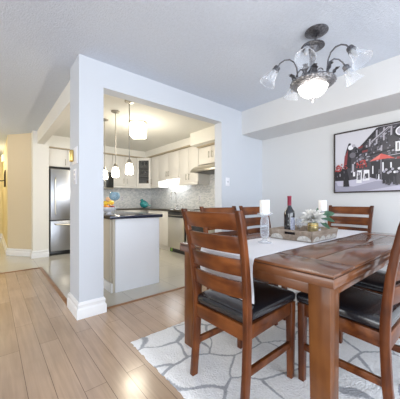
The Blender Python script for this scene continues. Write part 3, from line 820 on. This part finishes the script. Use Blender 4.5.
    # people at the tables
    for k in range(26):
        u = .455 + r.random() * .20; v = .09 + r.random() * .12; P([(u, v), (u + .022, v), (u + .018, v + r.uniform(.07, .16)), (u + .004, v + .12)], r.choice([DK, DK, DG]))
    for k in range(9):
        u = .47 + k * .017; disc(u, .30 + .03 * math.sin(k * 2), .012, r.choice([LG, WH, LG, GR2]))
    for u in (.42, .44, .40): P([(u, .19), (u + .012, .19), (u + .010, .27), (u + .003, .27)], WH if u == .42 else MG)
    P([(.10, .10), (.16, .10), (.15, .22), (.145, .30), (.11, .30), (.10, .2)], DK); P([(.014, .05), (.05, .06), (.03, .18), (.014, .16)], GR2)
    for k in range(20):
        u = r.uniform(.02, .45); v = r.uniform(.20, .33); R(u, v, u + r.uniform(.006, .02), v + r.uniform(.01, .05), r.choice([DK, DG, MG, LG]))
    mb.build('print', None, t, smooth=False)
    return t
make_picture()

# ------------------------------------------------------------------ wall plates
sp = thing('light_switch_plate', 'white dimmer plate on the wall right of the kitchen opening', 'switch', (2.597, 2.475, 1.37))
MB().box(-.04, .04, -.006, 0, -.06, .06, .003).build('plate', 'plate', sp)
MB().lathe([(0, .014), (.012, .014), (.014, 0)], 18, M4=Matrix.Rotation(PI / 2, 4, 'X')).build('knob', 'plate2', sp)
sp = thing('light_switch_plate', 'white three-gang switch plate low on the column side', 'switch', (.62, 2.61, 1.325))
MB().box(-.006, 0, -.045, .045, -.075, .075, .003).build('plate', 'plate', sp)
for k in (-1, 0, 1):
    MB().box(-.012, -.005, -.014, .014, k * .043 - .013, k * .043 + .013, .003).build('rocker', 'plate2', sp)
th = thing('thermostat', 'white wall control with a rounded brass cover on the column side', 'thermostat', (.62, 2.60, 1.52))
MB().box(-.008, 0, -.085, .092, -.075, .085, .004).build('plate', 'plate', th)
MB().box(-.040, -.006, .030, .088, -.050, .070, .016, seg=4).build('cover', 'brass', th)

# ------------------------------------------------------------------ hallway
sc_ = thing('wall_sconce', 'dark iron wall sconce on the yellow hall wall', 'sconce', (.25, 7.3, 1.60))
MB().hexa([(-.03, -.07, -.17), (0, -.07, -.17), (0, .07, -.17), (-.03, .07, -.17)], [(-.03, -.07, .14), (0, -.07, .14), (0, .07, .14), (-.03, .07, .14)], .006).hexa(
    [(-.03, -.07, .14), (0, -.07, .14), (0, .07, .14), (-.03, .07, .14)], [(-.02, -.015, .22), (0, -.015, .22), (0, .015, .22), (-.02, .015, .22)]).build('back_plate', 'iron', sc_)
MB().tube([(-.02, 0, -.02), (-.07, 0, -.035), (-.12, 0, -.03), (-.17, 0, -.02)], .011, 8).build('arm', 'iron', sc_)
MB().lathe([(0, 0), (.05, .004), (.055, .02), (.02, .02), (.018, .10), (0, .10)], 16, loc=(-.17, 0, -.02)).build('candle_cup', 'iron', sc_)
dc = thing('door_chime', 'small white door chime box high on the hall wall', 'door chime', (.25, 8.25, 2.22))
MB().box(-.05, 0, -.10, .10, -.09, .09, .006).build('cover', 'plate', dc)
MB().box(-.053, -.049, -.07, .07, -.05, -.04, .001).build('slot', 'plate2', dc)

# ------------------------------------------------------------------ kitchen: helper for cabinets
def bar_handle(parent, p, axis, ln, out, r=.006):
    """bar pull: rod with two posts. p = centre on the door face, out = outward unit vector"""
    o = Vector(out); a = Vector(axis); p = Vector(p); c = p + o * .03
    mb = MB().tube([c - a * ln / 2, c + a * ln / 2], r, 8)
    for s_ in (-.36, .36): mb.tube([p + a * ln * s_, c + a * ln * s_], r * .8, 6)
    return mb.build('handle', 'nickel', parent)
def wall_cab(name, label, x0, x1, y0, y1, z0, z1, face, ndoor, group, hz=None, hfrac=None, valance=True):
    """face '-x' or '-y'. carcass, doors with handles, light valance under it"""
    t = thing(name, label, 'cabinet', ((x0 + x1) / 2, (y0 + y1) / 2, z0), 0, group)
    ox, oy, oz = t.location
    dt = .02
    if face == '-x':
        MB().box(x0 + dt - ox, x1 - ox, y0 - oy, y1 - oy, 0, z1 - z0).build('body', 'cab', t)
    else:
        MB().box(x0 - ox, x1 - ox, y0 + dt - oy, y1 - oy, 0, z1 - z0).build('body', 'cab', t)
    g = .0025
    for k in range(ndoor):
        if face == '-x':
            a = y0 + (y1 - y0) * k / ndoor; b = y0 + (y1 - y0) * (k + 1) / ndoor
            d = MB().box(x0 - ox, x0 + dt - .001 - ox, a + g - oy, b - g - oy, g, z1 - z0 - g, .002).build('door', 'cab', t)
            hy = (b - .045) if (ndoor == 1 or k % 2 == 0) else (a + .045)
            hzz = hz if hz is not None else .12
            bar_handle(d, (x0 - ox, hy - oy, hzz), (0, 0, 1), .13, (-1, 0, 0))
        else:
            a = x0 + (x1 - x0) * k / ndoor; b = x0 + (x1 - x0) * (k + 1) / ndoor
            d = MB().box(a + g - ox, b - g - ox, y0 - oy, y0 + dt - .001 - oy, g, z1 - z0 - g, .002).build('door', 'cab', t)
            hx = (b - .045) if (ndoor == 1 or k % 2 == 0) else (a + .045)
            hzz = hz if hz is not None else .12
            bar_handle(d, (hx - ox, y0 - oy, hzz), (0, 0, 1), .13, (0, -1, 0))
    if valance:
        v = MB()
        if face == '-x':
            v.box(x0 - .012 - ox, x0 + .02 - ox, y0 - oy, y1 - oy, -.055, 0, .004)
            v.box(x0 - ox, x1 - .02 - ox, y0 - oy, y0 + .018 - oy, -.055, 0, .002)
        else:
            v.box(x0 - ox, x1 - ox, y0 - .012 - oy, y0 + .02 - oy, -.055, 0, .004)
        v.build('light_valance', 'cab', t)
    return t
GW = 'cream wall cabinets in the kitchen'
wall_cab('wall_cabinet', 'cream two-door wall cabinet left of the glass-door corner cabinet', 2.33, 2.975, 6.17, 6.487, 1.50, 2.26, '-y', 2, GW)
wall_cab('wall_cabinet', 'narrow cream wall cabinet right of the glass-door corner cabinet', 3.25, 3.567, 5.52, 5.895, 1.50, 2.26, '-x', 1, GW)
wall_cab('wall_cabinet', 'short cream wall cabinet over the faucet and the bright light', 3.25, 3.567, 4.61, 5.515, 1.665, 2.26, '-x', 2, GW, .09)
wall_cab('wall_cabinet', 'cream wall cabinet between the faucet and the range hood', 3.25, 3.567, 3.925, 4.605, 1.50, 2.26, '-x', 2, GW)
wall_cab('wall_cabinet', 'small cream cabinet directly above the range hood', 3.25, 3.567, 3.15, 3.918, 1.835, 2.175, '-x', 2, GW, .17, valance=False)
wall_cab('wall_cabinet', 'cream cabinet above the microwave, mostly behind the column', 1.62, 2.325, 6.17, 6.487, 1.815, 2.26, '-y', 2, GW, .09, valance=False)
wall_cab('wall_cabinet', 'cream cabinet above the stainless refrigerator', .880, 1.60, 5.85, 6.487, 1.815, 2.185, '-y', 2, GW, .10, valance=False)

# diagonal corner cabinet with a glass door and glassware
def corner_cab():
    t = thing('corner_cabinet', 'diagonal corner wall cabinet with a glass door', 'cabinet', (3.2, 6.2, 1.50), 0, GW)
    def L(p, z): return (p[0] - 3.2, p[1] - 6.2, z)
    a, b = Vector((2.98, 6.17)), Vector((3.25, 5.90)); H = .76
    e = (b - a).normalized(); n = Vector((-1, -1)).normalized()
    mb = MB()
    # top, bottom, two shelves and back/side sheets
    foot = [(2.98, 6.17), (3.25, 5.90), (3.567, 5.90), (3.567, 6.487), (2.98, 6.487)]
    for z, d in ((0, .02), (H - .02, .02), (.26, .012), (.50, .012)): mb.prism([L(p, z) for p in foot], (0, 0, d))
    mb.box(2.98 - 3.2, 2.995 - 3.2, 6.17 - 6.2, 6.487 - 6.2, 0, H).box(3.25 - 3.2, 3.567 - 3.2, 5.90 - 6.2, 5.915 - 6.2, 0, H)
    mb.box(3.55 - 3.2, 3.567 - 3.2, 5.915 - 6.2, 6.487 - 6.2, 0, H).box(2.995 - 3.2, 3.55 - 3.2, 6.47 - 6.2, 6.487 - 6.2, 0, H)
    mb.build('body', 'cab', t)
    ln = (b - a).length
    def bar(s0, s1, z0, z1, d0=0.0, d1=.02):
        q = [a + e * s0 + n * d0, a + e * s1 + n * d0, a + e * s1 + n * d1, a + e * s0 + n * d1]
        return [L(p, z0) for p in q], [L(p, z1) for p in q]
    dm = MB()
    for s0, s1, z0, z1 in ((.002, .055, .003, H - .003), (ln - .055, ln - .002, .003, H - .003), (.055, ln - .055, .003, .075), (.055, ln - .055, H - .075, H - .003)):
        dm.hexa(*bar(s0, s1, z0, z1), .002)
    dr = dm.build('door', 'cab', t)
    p_, q_ = bar(.05, ln - .05, .07, H - .07, .008, .012)
    MB().hexa(p_, q_).build('glass_pane', 'pane', dr)
    vm = MB(); vm.hexa(*bar(0, ln, -.055, 0, -.02, .012), .003); vm.build('light_valance', 'cab', t)
    return t
corner_cab()
k = 0
for z, items in ((1.52, ((3.16, 6.11, 'c'), (3.24, 6.05, 'd'), (3.19, 6.21, 'c'))), (1.772, ((3.13, 6.13, 'g'), (3.20, 6.08, 'g'), (3.27, 6.04, 'g'))), (2.012, ((3.14, 6.14, 'g'), (3.21, 6.09, 'g'), (3.27, 6.03, 'g')))):
    for x, y, kd in items:
        if kd == 'g':
            o = MB().lathe([(0, 0), (.026, 0), (.027, .003), (.005, .008), (.004, .06), (.022, .075), (.032, .10), (.028, .15), (.027, .15), (.030, .10), (.020, .078), (0, .068)], 16, loc=(0, 0, 0)).build('goblet_glass', 'glass', loc=(x, y, z))
            row = 'middle' if z < 1.9 else 'top'
            pos = {0: 'left', 1: 'middle', 2: 'right'}[[i for i, it in enumerate(items) if it[0] == x][0]]
            tag(o, 'clear stemmed glass, %s of three on the %s shelf of the glass-door cabinet' % (pos, row), 'glass', 'glasses in the corner cabinet')
        else:
            o = MB().lathe([(0, 0), (.03, 0), (.045, .02), (.05, .06), (.038, .11), (.028, .13), (.032, .14), (.029, .14), (.024, .128), (.03, .10), (0, .02)], 18).build('ceramic_jar', 'terracotta' if kd == 'd' else 'cream', loc=(x, y, z))
            pos = {0: 'pale ceramic jar at the front left', 1: 'brown ceramic jar', 2: 'pale ceramic jar at the back'}[[i for i, it in enumerate(items) if it[0] == x][0]]
            tag(o, pos + ' on the bottom shelf of the glass-door cabinet', 'jar', 'jars in the corner cabinet')

# ------------------------------------------------------------------ range hood, microwave, under-cabinet light
hd = thing('range_hood', 'curved stainless range hood under the small cabinet', 'range hood', (3.3, 3.53, 1.66))
pr = [(.267, .03), (.267, .17), (.05, .168), (-.06, .155), (-.16, .125), (-.225, .085), (-.262, .045), (-.268, .030)]
MB().prism([(x, -.375, z) for x, z in pr], (0, .75, 0), .002).build('canopy', 'steel_warm', hd)
MB().box(-.268, .267, -.375, .375, .005, .029, .003).build('lower_lip', 'nickel', hd)
MB().box(-.20, .20, -.33, .33, -.002, .006).build('filter', 'dark', hd)

mw = thing('microwave_oven', 'stainless over-the-range microwave beside the column, behind the pendants', 'microwave', (1.97, 6.28, 1.40))
MB().box(-.345, .35, -.16, .205, 0, .41, .004).build('body', 'steel', mw)
d = MB().box(-.345, .17, -.185, -.162, .035, .41, .004).build('door', 'steel', mw)
MB().box(-.28, .11, -.189, -.184, .10, .34, .003).build('window', 'dark', d)
MB().tube([(.145, -.185, .10), (.145, -.215, .11), (.145, -.215, .35), (.145, -.185, .36)], .009, 8).build('handle', 'nickel', d)
MB().box(.175, .35, -.185, -.162, .035, .41, .003).build('control_panel', 'dark', mw)
MB().box(-.345, .35, -.185, -.162, 0, .033, .002).build('vent_strip', 'nickel', mw)

ul = thing('under_cabinet_light', 'bright strip light under the short cabinet over the faucet', 'light', (3.46, 5.06, 1.641))
MB().box(-.03, .03, -.40, .40, .012, .024, .002).build('housing', 'plate', ul)
MB().box(-.022, .022, -.38, .38, -.002, .012, .004).build('diffuser', 'glow_strip', ul)

# ------------------------------------------------------------------ base cabinets, worktops, appliances
def base_cab_x(label, y0, y1, ndoor):
    """base cabinet on the right wall, doors facing -x"""
    t = thing('base_cabinet', label, 'cabinet', (3.27, (y0 + y1) / 2, 0), 0, 'kitchen base cabinets'); oy = (y0 + y1) / 2
    MB().box(-.28, .297, y0 - oy, y1 - oy, .10, .88).build('body', 'cab', t)
    MB().box(-.245, .297, y0 - oy, y1 - oy, 0, .10).build('toe_kick', 'cab', t)
    for k in range(ndoor):
        a = y0 + (y1 - y0) * k / ndoor - oy; b = y0 + (y1 - y0) * (k + 1) / ndoor - oy
        d = MB().box(-.30, -.281, a + .003, b - .003, .105, .872, .002).build('door', 'cab', t)
        bar_handle(d, (-.30, (b - .05) if k % 2 == 0 else (a + .05), .72), (0, 0, 1), .13, (-1, 0, 0))
base_cab_x('cream base cabinet under the sink, beside the dishwasher', 4.635, 5.55, 2)
t = thing('base_cabinet', 'cream base cabinets in the far kitchen corner, behind the island', 'cabinet', (2.6, 6.17, 0), 0, 'kitchen base cabinets')
MB().box(-.98, .97, -.27, .317, .10, .88).build('body', 'cab', t)
MB().box(-.98, .97, -.23, .317, 0, .10).build('toe_kick', 'cab', t)
for k in range(4):
    d = MB().box(-.98 + k * .325 + .003, -.98 + (k + 1) * .325 - .003, -.29, -.271, .105, .872, .002).build('door', 'cab', t)
    bar_handle(d, (-.98 + k * .325 + (.28 if k % 2 == 0 else .045), -.29, .72), (0, 0, 1), .13, (0, -1, 0))

wt = thing('worktop', 'dark granite kitchen worktop along the back and right walls', 'worktop', (3.2, 5.5, .881))
MB().prism([(1.62 - 3.2, 5.86 - 5.5, 0), (2.95 - 3.2, 5.86 - 5.5, 0), (2.95 - 3.2, 3.97 - 5.5, 0), (3.567 - 3.2, 3.97 - 5.5, 0), (3.567 - 3.2, 6.487 - 5.5, 0), (1.62 - 3.2, 6.487 - 5.5, 0)], (0, 0, .039), .003).build('slab', 'granite', wt)

dw = thing('dishwasher', 'stainless dishwasher with a black control band', 'dishwasher', (3.27, 4.325, 0))
MB().box(-.28, .29, -.302, .302, .09, .876).build('body', 'dark', dw)
d = MB().box(-.305, -.281, -.299, .299, .095, .752, .004).build('door', 'steel_warm', dw)
MB().box(-.305, -.281, -.299, .299, .756, .872, .004).build('control_panel', 'dark', dw)
MB().tube([(-.305, -.25, .80), (-.34, -.24, .80), (-.34, .24, .80), (-.305, .25, .80)], .009, 8).build('handle', 'nickel', d)
MB().box(-.25, .29, -.299, .299, 0, .09).build('toe_kick', 'dark', dw)
MB().box(-.253, -.249, .20, .27, .012, .075, .001).build('energy_sticker', 'green', dw)

st = thing('stove', 'stainless stove under the range hood, mostly behind the chairs', 'stove', (3.27, 3.58, 0))
MB().box(-.29, .29, -.375, .375, .08, .90).build('body', 'steel_warm', st)
MB().box(-.315, .29, -.378, .378, .90, .925, .004).build('cooktop', 'steel', st)
d = MB().box(-.315, -.291, -.37, .37, .22, .74, .004).build('oven_door', 'steel_warm', st)
MB().box(-.319, -.314, -.26, .26, .32, .62, .004).build('window', 'dark', d)
MB().tube([(-.315, -.30, .70), (-.355, -.29, .70), (-.355, .29, .70), (-.315, .30, .70)], .010, 8).build('handle', 'nickel', d)
MB().box(-.315, -.291, -.37, .37, .75, .89, .004).build('control_panel', 'steel', st)
for k in range(5):
    MB().lathe([(.020, 0), (.022, .004), (.018, .025), (0, .026)], 14, M4=Matrix.Translation((-.315, -.26 + k * .13, .82)) @ Matrix.Rotation(-PI / 2, 4, 'Y')).build('knob', 'dark', st)
for x in (-.14, .13):
    for y in (-.19, .19):
        MB().lathe([(.09, .925), (.095, .935), (.085, .94), (.03, .94), (.02, .93)], 20, loc=(x, y, 0)).build('burner_grate', 'dark', st)
MB().box(-.29, .29, -.37, .37, 0, .08).build('toe_kick', 'dark', st)

fc = thing('kitchen_faucet', 'tall chrome gooseneck faucet lit by the strip light', 'faucet', (3.42, 4.97, .921))
MB().lathe([(.030, 0), (.030, .012), (.022, .02), (.017, .06), (.015, .07)], 18, close=True).build('base', 'steel', fc)
pts = [(0, 0, .05), (0, 0, .33)] + [(-.075 + .075 * math.cos(a), 0, .33 + .075 * math.sin(a)) for a in [PI * i / 10 for i in range(1, 11)]] + [(-.15, 0, .27)]
MB().tube(pts, .0125, 12).build('spout', 'steel', fc)
MB().tube([(-.15, 0, .28), (-.15, 0, .215)], .017, 12).build('spray_head', 'steel', fc)
MB().tube([(0, -.015, .05), (0, -.05, .06), (0, -.09, .09)], .006, 8).build('lever', 'steel', fc)
sd_ = thing('soap_dispenser', 'small chrome soap pump right of the faucet', 'soap dispenser', (3.43, 4.72, .921))
MB().lathe([(.022, 0), (.022, .008), (.012, .014), (.011, .075), (0, .076)], 16, close=True).build('body', 'steel', sd_)
MB().tube([(0, 0, .07), (0, 0, .10), (-.05, 0, .105), (-.065, 0, .095)], .006, 8).build('nozzle', 'steel', sd_)

for lab, y, x, f in (('white outlet plate on the mosaic backsplash right of the faucet', 4.25, 3.568, 'x'), ('white outlet plate on the mosaic backsplash left of the teal bird', 6.488, 2.70, 'y')):
    o = thing('outlet_plate', lab, 'outlet', (x, y, 1.17), 0 if f == 'x' else PI / 2 * 1, 'outlets on the backsplash')
    MB().box(-.006, 0, -.038, .038, -.06, .06, .003).build('plate', 'plate', o) if f == 'x' else MB().box(-.006, 0, -.038, .038, -.06, .06, .003).build('plate', 'plate', o)
    for s_ in (-1, 1): MB().box(-.009, -.005, -.016, .016, s_ * .025 - .014, s_ * .025 + .014, .003).build('socket', 'plate2', o)

# ------------------------------------------------------------------ refrigerator
rf = thing('refrigerator', 'stainless refrigerator with bottom freezer at the left kitchen end', 'refrigerator', (1.245, 6.08, 0))
MB().box(-.355, .355, -.30, .40, .05, 1.755, .004).build('body', 'dark', rf)
d = MB().box(-.345, .355, -.375, -.305, .715, 1.755, .012, seg=3).build('door', 'fridge', rf)
MB().tube([(-.255, -.375, .83), (-.265, -.42, .87), (-.268, -.432, 1.20), (-.265, -.42, 1.53), (-.255, -.375, 1.57)], .014, 10).build('handle', 'steel_warm', d)
d = MB().box(-.345, .355, -.375, -.305, .085, .700, .012, seg=3).build('freezer_drawer', 'fridge', rf)
MB().tube([(-.27, -.375, .64), (-.25, -.425, .63), (0, -.437, .615), (.25, -.425, .63), (.27, -.375, .64)], .014, 10).build('handle', 'steel_warm', d)
MB().box(-.345, .345, -.33, -.30, .005, .08, .002).build('toe_grille', 'dark', rf)

# ------------------------------------------------------------------ island
il = thing('kitchen_island', 'white panelled kitchen island facing the dining room', 'island', (1.41, 3.65, 0))
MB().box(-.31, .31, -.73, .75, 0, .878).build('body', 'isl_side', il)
MB().box(-.285, .312, -.752, -.732, 0, .878, .001).build('end_panel', 'isl', il)
MB().box(-.33, -.311, -.735, .75, 0, .11, .002).build('skirting', 'trim', il)
for k in range(3):
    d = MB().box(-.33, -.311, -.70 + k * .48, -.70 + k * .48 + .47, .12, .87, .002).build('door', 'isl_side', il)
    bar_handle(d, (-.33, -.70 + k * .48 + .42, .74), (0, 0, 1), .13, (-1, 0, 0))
MB().box(.311, .33, -.70, .75, .10, .87, .002).build('side_panel', 'isl', il)
iw = thing('island_worktop', 'polished navy-black granite slab on top of the island', 'worktop', (1.41, 3.65, .8785))
MB().box(-.365, .345, -.79, .80, 0, .040, .006).build('slab', 'black_granite', iw)
IT = .9187
gb = thing('blue_goblet', 'big pale-blue balloon glass on a thin stem on the island', 'goblet', (1.165, 3.03, IT))
MB().lathe([(0, .002), (.040, 0), (.042, .003), (.020, .008), (.007, .016), (.006, .03), (.006, .160), (.009, .172), (0, .176)], 24).build('stem', 'glass', gb)
MB().lathe([(0, .176), (.022, .179), (.044, .190), (.060, .210), (.066, .232), (.063, .255), (.052, .276), (.042, .284), (.040, .283), (.050, .274), (.060, .254), (.063, .232), (.057, .211), (.042, .193), (.020, .183), (0, .181)], 28).build('bowl', 'blueglass', gb)
fb = thing('fruit_bowl', 'white footed bowl of fruit on the island beside the column', 'bowl', (1.175, 3.23, IT))
MB().lathe([(0, 0), (.045, 0), (.047, .005), (.025, .012), (.022, .03), (.05, .040), (.085, .065), (.098, .095), (.095, .096), (.080, .070), (.047, .046), (0, .038)], 28).build('dish', 'plate', fb)
FR = (('orange', 'orange resting at the front of the fruit bowl', 'orange', (-.045, -.03, .088), .036, 'orange'),
      ('apple', 'dark red apple in the fruit bowl beneath the lemon', 'apple', (.020, -.045, .086), .034, 'redfruit'),
      ('apple', 'red apple at the back of the fruit bowl', 'apple', (.035, .035, .090), .036, 'redfruit'),
      ('orange', 'orange at the back of the fruit bowl', 'orange', (-.030, .045, .088), .036, 'orange'),
      ('lemon', 'yellow lemon on top of the fruit, leaning on the blue goblet side', 'lemon', (.015, -.01, .150), .034, 'lemon'),
      ('lemon', 'yellow lemon on top of the fruit beside the column', 'lemon', (-.050, .005, .146), .033, 'lemon'),
      ('peach', 'pale peach topping the heap of fruit', 'peach', (-.018, .0, .198), .030, 'peach'))
for nm, lab, cat, p, r_, mt in FR:
    o = thing(nm, lab, cat, (1.175 + p[0], 3.23 + p[1], IT + p[2]))
    if nm == 'lemon':
        MB().lathe([(0, -1.3 * r_), (.25 * r_, -1.2 * r_), (.75 * r_, -.75 * r_), (r_, 0), (.75 * r_, .75 * r_), (.25 * r_, 1.2 * r_), (0, 1.3 * r_)], 18, M4=Matrix.Rotation(PI / 2, 4, 'Y')).build('rind', mt, o)
    elif nm == 'apple':
        MB().lathe([(0, -.80 * r_), (.4 * r_, -.9 * r_), (.85 * r_, -.5 * r_), (r_, .1 * r_), (.8 * r_, .7 * r_), (.35 * r_, .88 * r_), (0, .68 * r_)], 20).build('skin', mt, o)
        MB().tube([(0, 0, .6 * r_), (.003, 0, 1.15 * r_)], .0018, 6).build('stalk', 'iron', o)
    else:
        MB().ball((0, 0, 0), r_, (1, 1, .95)).build('skin', mt, o)
        MB().lathe([(0, .96 * r_), (.12 * r_, .955 * r_), (.14 * r_, .93 * r_)], 8).build('stalk_scar', 'leaf', o)
bd = thing('ceramic_bird', 'teal ceramic bird ornament in the corner of the worktop', 'ornament', (3.18, 6.13, .9207), math.radians(-40))
mb = MB(); tb = bmesh.new(); bmesh.ops.create_uvsphere(tb, u_segments=28, v_segments=18, radius=1)
for v in tb.verts:
    x, y, z = v.co; w = 1 - .35 * max(0, x)
    v.co = Vector((x * .125, y * .085 * w, max(0.0, .105 + z * .105 * w - .03 * max(0, x))))
mb._merge(tb, None)
mb.build('body', 'teal', bd)
MB().ball((-.065, 0, .200), .044, (1, .9, 1)).build('head', 'teal', bd)
MB().lathe([(.010, 0), (.006, .015), (0, .03)], 10, M4=Matrix.Translation((-.100, 0, .20)) @ Matrix.Rotation(-PI / 2, 4, 'Y')).build('beak', 'teal', bd)
MB().hexa([(.07, -.035, .05), (.07, .035, .05), (.175, .03, .045), (.175, -.03, .045)], [(.06, -.02, .10), (.06, .02, .10), (.170, .02, .075), (.170, -.02, .075)], .006).build('tail', 'teal', bd)

# ------------------------------------------------------------------ pendants and kitchen ceiling light
def pendant(label, y):
    p = thing('pendant_light', label, 'pendant light', (1.43, y, CZ), 0, 'pendant lights over the island')
    MB().lathe([(0, 0), (.062, 0), (.064, -.008), (.058, -.020), (.030, -.030), (0, -.032)], 28).build('ceiling_canopy', 'nickel', p)
    MB().tube([(0, 0, -.028), (0, 0, -.80)], .0065, 10).build('rod', 'nickel', p)
    MB().lathe([(0, -.79), (.016, -.79), (.022, -.80), (.030, -.822), (.034, -.84), (.030, -.846), (0, -.846)], 20).build('cap', 'nickel', p)
    MB().lathe([(.018, -.846), (.030, -.848), (.040, -.858), (.047, -.885), (.052, -.93), (.054, -.96), (.051, -.985), (.045, -.994), (.043, -.992), (.048, -.98), (.050, -.96), (.048, -.93), (.043, -.888), (.036, -.862), (.028, -.852)], 28).build('glass_shade', 'glow_warm', p)
    point('pendant_bulb_light', (1.43, y, 1.40), 4.0, (1.0, .88, .68), .04)
pendant('lit white pendant over the island, nearest to us and rightmost', 3.19)
pendant('lit white pendant over the island, middle of the row', 3.68)
pendant('lit white pendant half hidden beside the column', 4.15)
kl = thing('ceiling_light', 'glowing white glass drum light on the kitchen ceiling', 'ceiling light', (1.93, 3.95, CZ))
MB().lathe([(0, 0), (.155, 0), (.155, -.015), (.145, -.022), (0, -.022)], 36).build('base_plate', 'nickel', kl)
MB().box(-.125, .125, -.125, .125, -.260, -.022, .035, seg=4, M4=Matrix.Rotation(math.radians(50), 4, 'Z')).build('glass_drum', 'glow_drum', kl)
MB().lathe([(0, -.276), (.009, -.272), (.014, -.261), (0, -.257)], 12).build('finial', 'nickel', kl)
point('kitchen_drum_light', (1.93, 3.95, 2.06), 13, (1.0, .93, .78), .14)
